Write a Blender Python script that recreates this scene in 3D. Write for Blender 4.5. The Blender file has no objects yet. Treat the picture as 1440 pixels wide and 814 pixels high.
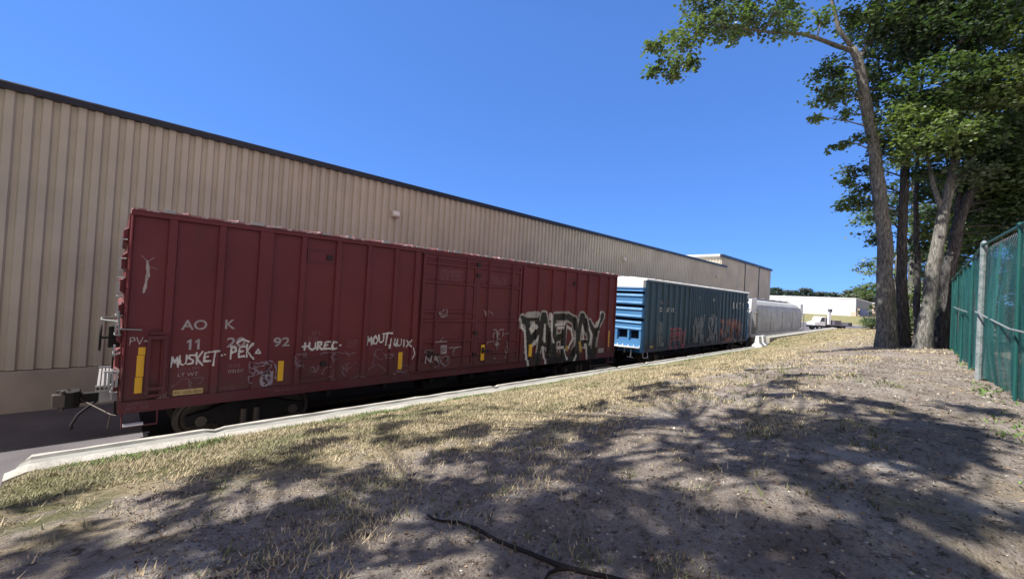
import bpy, math, random
import numpy as np
from mathutils import Vector, Matrix, noise

# ------------------------------------------------------------------ camera, sky, sun, exposure
scene = bpy.context.scene
COL = scene.collection
YAW, PITCH, ROLL, EYE = 0.800, 0.016, 0.054, 3.705
cam_data = bpy.data.cameras.new('camera')
cam_data.lens = 577.5 / 1440 * 36
cam_data.clip_start = 0.05
cam_data.clip_end = 6000
cam = bpy.data.objects.new('camera', cam_data)
COL.objects.link(cam)
F = Vector((math.cos(YAW) * math.cos(PITCH), math.sin(YAW) * math.cos(PITCH), math.sin(PITCH)))
R0 = F.cross(Vector((0, 0, 1))).normalized()
U0 = R0.cross(F)
Rv = R0 * math.cos(ROLL) + U0 * math.sin(ROLL)
Uv = -R0 * math.sin(ROLL) + U0 * math.cos(ROLL)
cam.matrix_world = Matrix(((Rv.x, Uv.x, -F.x, 0), (Rv.y, Uv.y, -F.y, 0), (Rv.z, Uv.z, -F.z, EYE), (0, 0, 0, 1)))
scene.camera = cam

SUN = Vector((-0.6, 0.4, 1.0)).normalized()          # direction towards the sun
SUN_EL = math.asin(SUN.z)
SUN_AZ = math.atan2(SUN.x, SUN.y)                     # clockwise from +Y
world = bpy.data.worlds.new('World')
scene.world = world
world.use_nodes = True
wn, wl = world.node_tree.nodes, world.node_tree.links
wn.clear()
sky = wn.new('ShaderNodeTexSky')
sky.sky_type = 'NISHITA'
sky.sun_disc = False
sky.sun_elevation = SUN_EL
sky.sun_rotation = SUN_AZ
sky.altitude = 1500
sky.air_density = 0.8
sky.dust_density = 0.3
sky.ozone_density = 3.0
bg = wn.new('ShaderNodeBackground')
bg.inputs['Strength'].default_value = 0.118
wo = wn.new('ShaderNodeOutputWorld')
sg = wn.new('ShaderNodeGamma')                        # a clear, deep blue sky with little whitening low down
sg.inputs[1].default_value = 0.48
st_ = wn.new('ShaderNodeMix')
st_.data_type = 'RGBA'
st_.blend_type = 'MULTIPLY'
st_.inputs[0].default_value = 1.0
st_.inputs[7].default_value = (0.60, 1.19, 2.45, 1)
wl.new(sky.outputs[0], sg.inputs[0])
wl.new(sg.outputs[0], st_.inputs[6])
# bright warm cloud added behind the viewpoint, out of view, to light the shaded walls
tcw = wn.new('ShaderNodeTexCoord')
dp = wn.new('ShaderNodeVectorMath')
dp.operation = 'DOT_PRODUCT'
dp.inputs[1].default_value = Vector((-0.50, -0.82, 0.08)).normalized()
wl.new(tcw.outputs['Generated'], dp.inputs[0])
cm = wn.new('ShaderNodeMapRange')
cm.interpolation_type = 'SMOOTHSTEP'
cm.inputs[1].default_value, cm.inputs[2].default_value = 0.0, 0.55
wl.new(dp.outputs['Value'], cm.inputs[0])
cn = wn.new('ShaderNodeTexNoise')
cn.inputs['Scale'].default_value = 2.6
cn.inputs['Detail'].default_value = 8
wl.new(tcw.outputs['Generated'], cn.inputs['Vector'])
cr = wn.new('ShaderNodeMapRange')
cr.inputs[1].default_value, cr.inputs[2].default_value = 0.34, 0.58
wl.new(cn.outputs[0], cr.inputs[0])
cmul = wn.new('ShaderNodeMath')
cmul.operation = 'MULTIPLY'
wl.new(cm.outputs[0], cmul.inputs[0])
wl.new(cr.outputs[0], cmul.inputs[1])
sz = wn.new('ShaderNodeSeparateXYZ')
wl.new(tcw.outputs['Generated'], sz.inputs[0])
zr_ = wn.new('ShaderNodeMapRange')                     # unseen upper sky dimmed so that shade on the ground gets darker
zr_.interpolation_type = 'SMOOTHSTEP'
zr_.inputs[1].default_value, zr_.inputs[2].default_value = 0.55, 0.95
zr_.inputs[3].default_value, zr_.inputs[4].default_value = 1.0, 0.42
wl.new(sz.outputs['Z'], zr_.inputs[0])
zmul = wn.new('ShaderNodeVectorMath')
zmul.operation = 'SCALE'
wl.new(st_.outputs[2], zmul.inputs[0])
wl.new(zr_.outputs[0], zmul.inputs['Scale'])
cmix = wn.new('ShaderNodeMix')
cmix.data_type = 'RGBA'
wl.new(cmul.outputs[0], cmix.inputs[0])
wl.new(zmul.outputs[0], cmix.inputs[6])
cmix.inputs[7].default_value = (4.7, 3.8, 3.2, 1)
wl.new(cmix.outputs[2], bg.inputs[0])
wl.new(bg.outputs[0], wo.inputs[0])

sd = bpy.data.lights.new('sun', 'SUN')
sd.energy = 5.0
sd.angle = math.radians(0.53)
sd.color = (1.0, 0.955, 0.89)
sun = bpy.data.objects.new('sun', sd)
COL.objects.link(sun)
sun.rotation_euler = SUN.to_track_quat('Z', 'Y').to_euler()
sun.location = (0, 0, 60)

scene.view_settings.view_transform = 'Standard'
scene.view_settings.look = 'None'
scene.view_settings.gamma = 1
scene.view_settings.exposure = 0.8
scene.render.resolution_x = 1024
scene.render.resolution_y = 578
scene.cycles.max_bounces = 6
scene.cycles.transparent_max_bounces = 12
scene.cycles.use_denoising = True

random.seed(7)
RNG = np.random.default_rng(7)

# ------------------------------------------------------------------ helpers
def thing(name, label, cat, loc=(0, 0, 0), rotz=0.0, group=None):
    o = bpy.data.objects.new(name, None)
    COL.objects.link(o)
    o.empty_display_size = 0.2
    o.location = loc
    o.rotation_euler = (0, 0, rotz)
    o['label'] = label
    o['category'] = cat
    if group:
        o['group'] = group
    return o

def tag(o, label, cat, group=None):
    o['label'] = label
    o['category'] = cat
    if group:
        o['group'] = group
    return o

class MB:
    """collects faces of one mesh"""
    def __init__(self):
        self.v, self.f, self.m = [], [], []
    def poly(self, pts, mi=0):
        n = len(self.v)
        self.v.extend([tuple(p) for p in pts])
        self.f.append(tuple(range(n, n + len(pts))))
        self.m.append(mi)
    def box(self, x0, x1, y0, y1, z0, z1, mi=0):
        n = len(self.v)
        for z in (z0, z1):
            self.v += [(x0, y0, z), (x1, y0, z), (x1, y1, z), (x0, y1, z)]
        for q in ((3, 2, 1, 0), (4, 5, 6, 7), (0, 1, 5, 4), (1, 2, 6, 5), (2, 3, 7, 6), (3, 0, 4, 7)):
            self.f.append(tuple(n + i for i in q))
            self.m.append(mi)
        return self
    def extrude_profile(self, prof, a, b, axis='x', mi=0, caps=True):
        """prof: 2D polygon; axis x -> (y,z), y -> (x,z), z -> (x,y)"""
        def P(p, t):
            return {'x': (t, p[0], p[1]), 'y': (p[0], t, p[1]), 'z': (p[0], p[1], t)}[axis]
        n = len(self.v)
        k = len(prof)
        self.v += [P(p, a) for p in prof] + [P(p, b) for p in prof]
        for i in range(k):
            j = (i + 1) % k
            self.f.append((n + i, n + j, n + k + j, n + k + i))
            self.m.append(mi)
        if caps:
            self.f.append(tuple(n + i for i in range(k))[::-1])
            self.f.append(tuple(n + k + i for i in range(k)))
            self.m += [mi, mi]
        return self
    def tube(self, pts, radii, seg=8, mi=0, jit=0.0, rnd=None):
        pts = [Vector(p) for p in pts]
        if not isinstance(radii, (list, tuple)):
            radii = [radii] * len(pts)
        n0 = len(self.v)
        up = None
        for i, p in enumerate(pts):
            if i == 0:
                t = pts[1] - p
            elif i == len(pts) - 1:
                t = p - pts[i - 1]
            else:
                t = pts[i + 1] - pts[i - 1]
            t = t.normalized() if t.length > 1e-9 else Vector((0, 0, 1))
            if up is None:
                up = Vector((0, 0, 1)) if abs(t.z) < 0.9 else Vector((1, 0, 0))
            a = (up - t * up.dot(t))
            a = a.normalized() if a.length > 1e-6 else t.orthogonal().normalized()
            up = a
            b = t.cross(a)
            for k in range(seg):
                an = 2 * math.pi * k / seg
                r = radii[i]
                if jit:
                    q = p * 3.1
                    r *= 1 + jit * noise.noise(Vector((math.cos(an) * 1.3 + q.x, math.sin(an) * 1.3 + q.y, q.z * 0.35)))
                self.v.append(tuple(p + a * (math.cos(an) * r) + b * (math.sin(an) * r)))
        for i in range(len(pts) - 1):
            for k in range(seg):
                k2 = (k + 1) % seg
                self.f.append((n0 + i * seg + k, n0 + i * seg + k2, n0 + (i + 1) * seg + k2, n0 + (i + 1) * seg + k))
                self.m.append(mi)
        self.f.append(tuple(n0 + k for k in range(seg))[::-1])
        self.f.append(tuple(n0 + (len(pts) - 1) * seg + k for k in range(seg)))
        self.m += [mi, mi]
        return self
    def build(self, name, mats, parent=None, smooth=False, bevel=0.0):
        me = bpy.data.meshes.new(name)
        me.from_pydata(self.v, [], self.f)
        if not isinstance(mats, (list, tuple)):
            mats = [mats]
        for m in mats:
            me.materials.append(m)
        me.polygons.foreach_set('material_index', self.m)
        if smooth:
            me.polygons.foreach_set('use_smooth', [True] * len(self.f))
        me.update()
        o = bpy.data.objects.new(name, me)
        COL.objects.link(o)
        if parent:
            o.parent = parent
        if bevel:
            b = o.modifiers.new('bevel', 'BEVEL')
            b.width = bevel
            b.segments = 2
            b.limit_method = 'ANGLE'
        return o

def build_split(b, name, mats, parent=None, **kw):
    """one object per connected piece"""
    par = list(range(len(b.v)))
    def find(i):
        while par[i] != i:
            par[i] = par[par[i]]
            i = par[i]
        return i
    for f in b.f:
        for i in f[1:]:
            par[find(i)] = find(f[0])
    groups = {}
    for f, m_ in zip(b.f, b.m):
        groups.setdefault(find(f[0]), []).append((f, m_))
    out = []
    for fs in groups.values():
        nb = MB()
        idx = {}
        for f, m_ in fs:
            for i in f:
                if i not in idx:
                    idx[i] = len(nb.v)
                    nb.v.append(b.v[i])
            nb.f.append(tuple(idx[i] for i in f))
            nb.m.append(m_)
        out.append(nb.build(name, mats, parent, **kw))
    return out

def fast_mesh(name, verts, nper, mat, parent=None, colors=None):
    """verts: (nfaces*nper,3) array, every face its own vertices"""
    verts = np.asarray(verts, dtype=np.float32)
    nf = len(verts) // nper
    me = bpy.data.meshes.new(name)
    me.vertices.add(nf * nper)
    me.vertices.foreach_set('co', verts.ravel())
    me.loops.add(nf * nper)
    me.loops.foreach_set('vertex_index', np.arange(nf * nper, dtype=np.int32))
    me.polygons.add(nf)
    me.polygons.foreach_set('loop_start', np.arange(0, nf * nper, nper, dtype=np.int32))
    me.polygons.foreach_set('loop_total', np.full(nf, nper, dtype=np.int32))
    me.update(calc_edges=True)
    if colors is not None:                       # one rgb per face
        at = me.color_attributes.new('tint', 'FLOAT_COLOR', 'CORNER')
        c = np.ones((nf, nper, 4), dtype=np.float32)
        c[:, :, :3] = np.asarray(colors, dtype=np.float32)[:, None, :]
        at.data.foreach_set('color', c.ravel())
    me.materials.append(mat)
    o = bpy.data.objects.new(name, me)
    COL.objects.link(o)
    if parent:
        o.parent = parent
    return o

def smooth01(t):
    t = np.clip(t, 0, 1)
    return t * t * (3 - 2 * t)

# ------------------------------------------------------------------ materials
def new_mat(name, col, rough=0.6, metal=0.0, spec=0.4):
    m = bpy.data.materials.new(name)
    m.use_nodes = True
    p = m.node_tree.nodes['Principled BSDF']
    p.inputs['Base Color'].default_value = (*col, 1)
    p.inputs['Roughness'].default_value = rough
    p.inputs['Metallic'].default_value = metal
    p.inputs['Specular IOR Level'].default_value = spec
    return m

def N(m, t, **kw):
    n = m.node_tree.nodes.new(t)
    for k, v in kw.items():
        setattr(n, k, v)
    return n

def L(m, a, b):
    m.node_tree.links.new(a, b)

def ramp(m, src, stops):
    r = N(m, 'ShaderNodeValToRGB')
    e = r.color_ramp.elements
    e[0].position, e[0].color = stops[0][0], (*stops[0][1], 1)
    e[1].position, e[1].color = stops[-1][0], (*stops[-1][1], 1)
    for pos, c in stops[1:-1]:
        k = e.new(pos)
        k.color = (*c, 1)
    L(m, src, r.inputs[0])
    return r.outputs[0]

def noise_tex(m, scale, detail=6, rough=0.6, vec=None, dist=0.0, stretch=None):
    n = N(m, 'ShaderNodeTexNoise')
    n.inputs['Scale'].default_value = scale
    n.inputs['Detail'].default_value = detail
    n.inputs['Roughness'].default_value = rough
    n.inputs['Distortion'].default_value = dist
    tc = N(m, 'ShaderNodeNewGeometry')
    src = tc.outputs['Position'] if vec is None else vec
    if stretch:
        mp = N(m, 'ShaderNodeMapping')
        mp.inputs['Scale'].default_value = stretch
        L(m, src, mp.inputs[0])
        src = mp.outputs[0]
    L(m, src, n.inputs['Vector'])
    return n.outputs[0]

def mixc(m, fac, a, b, mode='MIX'):
    x = N(m, 'ShaderNodeMix', data_type='RGBA', blend_type=mode)
    for sock, val in ((x.inputs[0], fac), (x.inputs[6], a), (x.inputs[7], b)):
        if isinstance(val, (int, float)):
            sock.default_value = val
        elif isinstance(val, tuple):
            sock.default_value = (*val, 1)
        else:
            L(m, val, sock)
    return x.outputs[2]

def bump(m, src, strength=0.3, dist=0.02):
    b = N(m, 'ShaderNodeBump')
    b.inputs['Strength'].default_value = strength
    b.inputs['Distance'].default_value = dist
    L(m, src, b.inputs['Height'])
    L(m, b.outputs[0], m.node_tree.nodes['Principled BSDF'].inputs['Normal'])

def weathered(name, base, dirt, rough=0.55, scale=1.2, dirt_lo=0.52, dirt_hi=0.75, streak=True, metal=0.0, amount=0.7, spec=0.35):
    """painted or bare surface with uneven wear: blotches, vertical streaks and fine speckle"""
    m = new_mat(name, base, rough, metal, spec)
    a = noise_tex(m, scale, 8, 0.65)
    b = noise_tex(m, 2.2, 6, 0.6, stretch=(3.5, 3.5, 0.35)) if streak else noise_tex(m, scale * 4, 5)
    f = N(m, 'ShaderNodeMath', operation='MULTIPLY')
    fa = ramp(m, a, [(dirt_lo, (0, 0, 0)), (dirt_hi, (1, 1, 1))])
    fb = ramp(m, b, [(0.35, (0.25,) * 3), (0.7, (1, 1, 1))])
    L(m, fa, f.inputs[0])
    L(m, fb, f.inputs[1])
    f2 = N(m, 'ShaderNodeMath', operation='MULTIPLY')
    L(m, f.outputs[0], f2.inputs[0])
    f2.inputs[1].default_value = amount
    c = mixc(m, f2.outputs[0], base, dirt)
    hue = noise_tex(m, 0.5, 4)
    v = ramp(m, hue, [(0.3, (0.86,) * 3), (0.7, (1.12,) * 3)])
    c = mixc(m, 1.0, c, v, 'MULTIPLY')
    L(m, c, m.node_tree.nodes['Principled BSDF'].inputs['Base Color'])
    rr = ramp(m, a, [(0.3, (rough - 0.1,) * 3), (0.7, (min(rough + 0.15, 1),) * 3)])
    L(m, rr, m.node_tree.nodes['Principled BSDF'].inputs['Roughness'])
    bump(m, noise_tex(m, 14, 4), 0.08, 0.01)
    return m

M = {}
M['maroon'] = weathered('maroon_paint', (0.130, 0.023, 0.029), (0.085, 0.038, 0.036), 0.55, 1.1)
M['maroon_door'] = weathered('maroon_door_paint', (0.122, 0.024, 0.030), (0.07, 0.04, 0.042), 0.6, 1.6, 0.45, 0.7)
M['maroon_low'] = weathered('maroon_sill_paint', (0.105, 0.024, 0.032), (0.09, 0.07, 0.065), 0.65, 2.2, 0.42, 0.68)
M['galv'] = weathered('galvanised_steel', (0.34, 0.34, 0.35), (0.2, 0.12, 0.1), 0.45, 2.5, metal=0.3)
M['galv_worn'] = weathered('peeling_roof_paint', (0.26, 0.10, 0.11), (0.72, 0.68, 0.69), 0.5, 4.5, 0.5, 0.62, streak=False, amount=1.0)
M['black_iron'] = weathered('grimy_black_iron', (0.009, 0.008, 0.008), (0.028, 0.02, 0.016), 0.7, 3)
M['steel'] = weathered('worn_wheel_steel', (0.10, 0.085, 0.075), (0.04, 0.025, 0.018), 0.45, 6, metal=0.5)
M['rail'] = weathered('rail_steel', (0.05, 0.04, 0.035), (0.03, 0.02, 0.015), 0.5, 4, metal=0.4)
M['white'] = weathered('white_paint', (0.72, 0.73, 0.74), (0.4, 0.38, 0.35), 0.5, 2)
M['letter'] = weathered('faded_white_lettering', (0.36, 0.33, 0.34), (0.2, 0.12, 0.13), 0.6, 9, 0.4, 0.7, streak=False)
M['letter_dim'] = weathered('dim_stencil_lettering', (0.2, 0.11, 0.125), (0.12, 0.045, 0.05), 0.6, 9, 0.4, 0.65, streak=False)
M['yellow'] = weathered('yellow_reflective_tape', (0.82, 0.46, 0.02), (0.55, 0.3, 0.03), 0.35, 6, spec=0.6)
M['tan_plate'] = weathered('tan_placard', (0.5, 0.38, 0.16), (0.25, 0.16, 0.08), 0.6, 12, 0.4, 0.6, streak=False)
M['blue'] = weathered('blue_car_paint', (0.06, 0.20, 0.42), (0.09, 0.15, 0.2), 0.55, 1.6, 0.5, 0.75)
M['blue_side'] = weathered('faded_blue_side_paint', (0.048, 0.100, 0.150), (0.11, 0.125, 0.135), 0.6, 1.7, 0.42, 0.72)  # darker, duller blue than on the car ends
M['hopper'] = weathered('hopper_grey_white_paint', (0.40, 0.41, 0.40), (0.24, 0.22, 0.20), 0.55, 1.2, 0.45, 0.7)
M['siding'] = weathered('tan_metal_siding', (0.475, 0.43, 0.335), (0.41, 0.37, 0.29), 0.42, 0.35, 0.45, 0.8, amount=0.5, spec=0.5)
M['plinth'] = weathered('painted_concrete_plinth', (0.40, 0.35, 0.28), (0.30, 0.26, 0.215), 0.85, 0.9, 0.45, 0.7)
M['trim'] = weathered('dark_navy_eave_trim', (0.018, 0.02, 0.032), (0.03, 0.03, 0.04), 0.4, 2)
M['roof'] = new_mat('roof_membrane', (0.6, 0.6, 0.58), 0.8)
M['lamp_case'] = new_mat('cream_lamp_housing', (0.6, 0.55, 0.46), 0.4)
M['lamp_glass'] = new_mat('wall_lamp_lens', (0.75, 0.72, 0.62), 0.15)
M['dull_rail'] = new_mat('dull_galvanised_rail', (.2, .22, .22), .6)
M['hatch'] = new_mat('dark_latch_iron', (0.02, 0.012, 0.014), 0.6)
M['rubber'] = new_mat('black_rubber', (0.02, 0.02, 0.022), 0.8)
M['glass'] = new_mat('dark_glass', (0.02, 0.03, 0.04), 0.05, spec=0.8)

for nm_ in ('maroon', 'maroon_door', 'blue_side'):      # road grime thrown up over the lower panels, in uneven tongues
    m = M[nm_]
    pb = m.node_tree.nodes['Principled BSDF']
    src = pb.inputs['Base Color'].links[0].from_socket
    gg = N(m, 'ShaderNodeNewGeometry')
    gs = N(m, 'ShaderNodeSeparateXYZ')
    L(m, gg.outputs['Position'], gs.inputs[0])
    mr = N(m, 'ShaderNodeMapRange')
    L(m, gs.outputs['Z'], mr.inputs[0])
    mr.inputs[1].default_value, mr.inputs[2].default_value = 2.5, 1.1
    mr.inputs[3].default_value, mr.inputs[4].default_value = -0.35, 0.42
    aa = N(m, 'ShaderNodeMath', operation='ADD')
    L(m, noise_tex(m, 2.4, 8, .7, stretch=(1.6, 1.6, .6)), aa.inputs[0])
    L(m, mr.outputs[0], aa.inputs[1])
    gm = ramp(m, aa.outputs[0], [(0.50, (0, 0, 0)), (0.95, (0.62,) * 3)])
    rust = ramp(m, noise_tex(m, 1.1, 7, .75, stretch=(5.0, 5.0, .22)), [(0.60, (0, 0, 0)), (0.72, (0.5,) * 3)])
    c_ = mixc(m, rust, src, (0.075, 0.030, 0.018) if nm_ != 'blue_side' else (0.09, 0.07, 0.05))
    L(m, mixc(m, gm, c_, (0.075, 0.052, 0.047)), pb.inputs['Base Color'])

def paint_mat(name, rough=0.55, dirt=True):
    m = new_mat(name, (0.5, 0.5, 0.5), rough)
    at = N(m, 'ShaderNodeAttribute', attribute_name='tint')
    c = at.outputs['Color']
    if dirt:
        v = ramp(m, noise_tex(m, 5, 8, 0.7), [(0.3, (0.72,) * 3), (0.7, (1.15,) * 3)])
        c = mixc(m, 1.0, c, v, 'MULTIPLY')
    L(m, c, m.node_tree.nodes['Principled BSDF'].inputs['Base Color'])
    return m
M['spray'] = paint_mat('spray_paint')

# concrete
M['concrete'] = new_mat('kerb_concrete', (0.55, 0.53, 0.47), 0.85)
m = M['concrete']
c1 = ramp(m, noise_tex(m, 3.0, 10, 0.7), [(0.3, (0.33, 0.31, 0.265)), (0.5, (0.44, 0.42, 0.37)), (0.72, (0.52, 0.50, 0.45))])
sp = ramp(m, noise_tex(m, 38, 4, 0.6), [(0.3, (0.72,) * 3), (0.6, (1.05,) * 3)])
L(m, mixc(m, 1.0, c1, sp, 'MULTIPLY'), m.node_tree.nodes['Principled BSDF'].inputs['Base Color'])
bump(m, noise_tex(m, 20, 6), 0.4, 0.02)

M['conc_band'] = weathered('stained_kerb_band', (0.30, 0.30, 0.27), (0.20, 0.195, 0.175), 0.9, 1.5, 0.4, 0.65, streak=False)  # darker tone for the recessed middle band of the kerb

# asphalt
M['asphalt'] = new_mat('asphalt', (0.05, 0.05, 0.055), 0.9)
m = M['asphalt']
c1 = ramp(m, noise_tex(m, 0.6, 8, 0.65), [(0.3, (0.085, 0.08, 0.085)), (0.7, (0.15, 0.138, 0.145))])
sp = ramp(m, noise_tex(m, 60, 3, 0.7), [(0.3, (0.65,) * 3), (0.65, (1.25,) * 3)])
L(m, mixc(m, 1.0, c1, sp, 'MULTIPLY'), m.node_tree.nodes['Principled BSDF'].inputs['Base Color'])
bump(m, noise_tex(m, 70, 4), 0.5, 0.01)

# ground: pinkish dry dirt, straw-coloured dead grass, a greener strip beside the kerb
M['ground'] = new_mat('dry_ground', (0.3, 0.24, 0.18), 0.95, spec=0.15)
m = M['ground']
geo = N(m, 'ShaderNodeNewGeometry')
sep = N(m, 'ShaderNodeSeparateXYZ')
L(m, geo.outputs['Position'], sep.inputs[0])
dirt_c = ramp(m, noise_tex(m, 1.7, 10, 0.72), [(0.30, (0.22, 0.18, 0.145)), (0.48, (0.36, 0.305, 0.255)), (0.62, (0.47, 0.41, 0.35)), (0.75, (0.60, 0.54, 0.48))])
speck = ramp(m, noise_tex(m, 26, 8, 0.8), [(0.33, (0.34,) * 3), (0.43, (0.88,) * 3), (0.62, (1.22,) * 3)])
dirt_c = mixc(m, 1.0, dirt_c, speck, 'MULTIPLY')
clod = ramp(m, noise_tex(m, 9, 6, 0.7), [(0.35, (0.30, 0.27, 0.24)), (0.45, (1, 1, 1))])
dirt_c = mixc(m, 1.0, dirt_c, clod, 'MULTIPLY')
straw = ramp(m, noise_tex(m, 7, 8, 0.75, stretch=(1, 1, 1)), [(0.3, (0.22, 0.175, 0.10)), (0.5, (0.42, 0.345, 0.215)), (0.7, (0.56, 0.475, 0.32))])
green = ramp(m, noise_tex(m, 12, 8, 0.75), [(0.3, (0.07, 0.085, 0.03)), (0.7, (0.26, 0.25, 0.11))])
fs = N(m, 'ShaderNodeMapRange')                    # more grass towards the kerb
L(m, sep.outputs['Y'], fs.inputs[0])
fs.inputs[1].default_value, fs.inputs[2].default_value = 2.5, 8.4
fs.inputs[3].default_value, fs.inputs[4].default_value = -0.12, 0.34
ad = N(m, 'ShaderNodeMath', operation='ADD')
L(m, noise_tex(m, 0.75, 7, 0.65), ad.inputs[0])
L(m, fs.outputs[0], ad.inputs[1])
fx = N(m, 'ShaderNodeMapRange')
L(m, sep.outputs['X'], fx.inputs[0])
fx.inputs[1].default_value, fx.inputs[2].default_value = 0.5, 5.0
fx.inputs[3].default_value, fx.inputs[4].default_value = -0.08, 0.09
ad3 = N(m, 'ShaderNodeMath', operation='ADD')
L(m, ad.outputs[0], ad3.inputs[0])
L(m, fx.outputs[0], ad3.inputs[1])
fm = ramp(m, ad3.outputs[0], [(0.50, (0, 0, 0)), (0.62, (1, 1, 1))])
straw = mixc(m, 1.0, mixc(m, 1.0, straw, speck, 'MULTIPLY'), clod, 'MULTIPLY')
green = mixc(m, 1.0, green, speck, 'MULTIPLY')
c = mixc(m, fm, dirt_c, straw)
fg = N(m, 'ShaderNodeMapRange')
L(m, sep.outputs['Y'], fg.inputs[0])
fg.inputs[1].default_value, fg.inputs[2].default_value = 2.5, 8.0
fg.inputs[3].default_value, fg.inputs[4].default_value = -0.12, 0.2
ad2 = N(m, 'ShaderNodeMath', operation='ADD')
L(m, noise_tex(m, 1.3, 7, 0.7), ad2.inputs[0])
L(m, fg.outputs[0], ad2.inputs[1])
fgm = ramp(m, ad2.outputs[0], [(0.53, (0, 0, 0)), (0.68, (0.85,) * 3)])
c = mixc(m, fgm, c, green)
pale = ramp(m, noise_tex(m, 0.9, 6, 0.6, dist=0.6), [(0.60, (0, 0, 0)), (0.68, (0.75,) * 3)])
inv = N(m, 'ShaderNodeMath', operation='MULTIPLY')
L(m, pale, inv.inputs[0])
inv2 = N(m, 'ShaderNodeInvert')
L(m, fm, inv2.inputs[1])
L(m, inv2.outputs[0], inv.inputs[1])
c = mixc(m, inv.outputs[0], c, (0.62, 0.57, 0.50))
L(m, c, m.node_tree.nodes['Principled BSDF'].inputs['Base Color'])
hsum = N(m, 'ShaderNodeMath', operation='ADD')
L(m, noise_tex(m, 9, 8, 0.75), hsum.inputs[0])
L(m, noise_tex(m, 45, 5, 0.7), hsum.inputs[1])
bump(m, hsum.outputs[0], 1.0, 0.07)

# bark
M['bark'] = new_mat('tree_bark', (0.16, 0.14, 0.115), 0.95, spec=0.15)
m = M['bark']
bn = noise_tex(m, 9, 8, 0.75, stretch=(2.4, 2.4, 0.55))
bl = noise_tex(m, 1.3, 5, 0.6)
c1 = ramp(m, bn, [(0.34, (0.045, 0.043, 0.04)), (0.48, (0.15, 0.145, 0.13)), (0.66, (0.34, 0.335, 0.305))])
c2 = ramp(m, bl, [(0.35, (0.75, 0.75, 0.75)), (0.65, (1.15, 1.13, 1.08))])
L(m, mixc(m, 1.0, c1, c2, 'MULTIPLY'), m.node_tree.nodes['Principled BSDF'].inputs['Base Color'])
bump(m, bn, 1.0, 0.05)

M['bark_dark'] = new_mat('dark_tree_bark', (0.1, 0.09, 0.08), 0.95, spec=0.12)  # darker copy of the bark, with the shade on some trunks in its colour
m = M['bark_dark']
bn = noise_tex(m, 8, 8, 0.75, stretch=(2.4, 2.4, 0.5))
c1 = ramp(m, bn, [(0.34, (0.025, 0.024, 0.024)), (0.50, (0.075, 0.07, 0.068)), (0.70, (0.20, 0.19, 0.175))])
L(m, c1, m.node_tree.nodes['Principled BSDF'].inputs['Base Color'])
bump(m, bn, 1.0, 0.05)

def leaf_mat(name):
    m = bpy.data.materials.new(name)
    m.use_nodes = True
    p = m.node_tree.nodes['Principled BSDF']
    at = N(m, 'ShaderNodeAttribute', attribute_name='tint')
    L(m, at.outputs['Color'], p.inputs['Base Color'])
    p.inputs['Roughness'].default_value = 0.42
    p.inputs['Specular IOR Level'].default_value = 0.45
    tr = N(m, 'ShaderNodeBsdfTranslucent')
    tc = mixc(m, 1.0, at.outputs['Color'], (1.5, 1.75, 0.55), 'MULTIPLY')
    L(m, tc, tr.inputs[0])
    mx = N(m, 'ShaderNodeMixShader')
    mx.inputs[0].default_value = 0.28
    L(m, p.outputs[0], mx.inputs[1])
    L(m, tr.outputs[0], mx.inputs[2])
    L(m, mx.outputs[0], m.node_tree.nodes['Material Output'].inputs[0])
    return m
M['leaf'] = leaf_mat('leaves')
M['blade'] = paint_mat('grass_blades', 0.8, dirt=False)

# ------------------------------------------------------------------ terrain
KX0 = -0.90                                          # near end of the kerb
def H(x, y):
    """ground height (numpy, vectorised)"""
    x = np.asarray(x, float)
    y = np.asarray(y, float)
    zt = 2.05 + 0.60 * smooth01(x / 11.0)
    zk = 0.85 + 0.55 * smooth01((x - 34.5) / 5.0) + 0.3 * smooth01((x - 40) / 26)
    t = np.clip((8.95 - y) / 8.95, 0, 1)
    z = zk + (zt - zk) * (1 - (1 - t) ** 1.4)
    z = z - 0.5 * smooth01((-2.5 - y) / 8)            # ground eases off behind the fence
    end = smooth01((x - 64) / 15)
    z = z * (1 - end) + (-0.15) * end
    low = smooth01((y - 8.95) / 0.3)
    low2 = smooth01((y - 7.6) / 2.0)
    k = smooth01((x - KX0 + 0.1) / 0.2)
    lw = low * k + low2 * (1 - k)
    z = z * (1 - lw) + (-0.2) * lw
    rise = smooth01((x - 187) / 44)
    z = z + rise * 3.2
    hid = smooth01((x - 420) / 500)
    return z + hid * 2

def Hs(x, y):
    return float(H(x, y))

def micro(x, y):
    s = 0.0
    for sc, a in ((0.5, 0.06), (1.7, 0.035), (5.0, 0.022)):
        s += a * noise.noise(Vector((x * sc, y * sc, sc)))
    return s

xs = np.unique(np.concatenate([np.linspace(-2000, -100, 10), np.linspace(-100, -6, 20), np.arange(-6, 1.0, 0.12), np.arange(1, 16, 0.12),
                               np.arange(16, 34, 0.3), np.arange(34, 100, 1.0), np.arange(100, 300, 5.0), np.linspace(300, 3000, 18), [KX0 - 0.12, KX0]]))
ys = np.unique(np.concatenate([np.linspace(-2000, -60, 12), np.linspace(-60, -5, 14), np.arange(-5, 8.8, 0.12), [8.85, 8.91, 8.95, 9.0, 9.05, 9.15, 9.25, 9.45, 9.9, 10.7, 12],
                               np.linspace(14, 80, 12), np.linspace(80, 2500, 14)]))
XX, YY = np.meshgrid(xs, ys, indexing='ij')
ZZ = H(XX, YY)
for i in range(len(xs)):
    for j in range(len(ys)):
        if -6 < xs[i] < 70 and -6 < ys[j] < 8.9:
            ZZ[i, j] += micro(xs[i], ys[j])
nx, ny = len(xs), len(ys)
vv = np.stack([XX, YY, ZZ], -1).reshape(-1, 3)
ii = np.arange(nx * ny).reshape(nx, ny)
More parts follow.
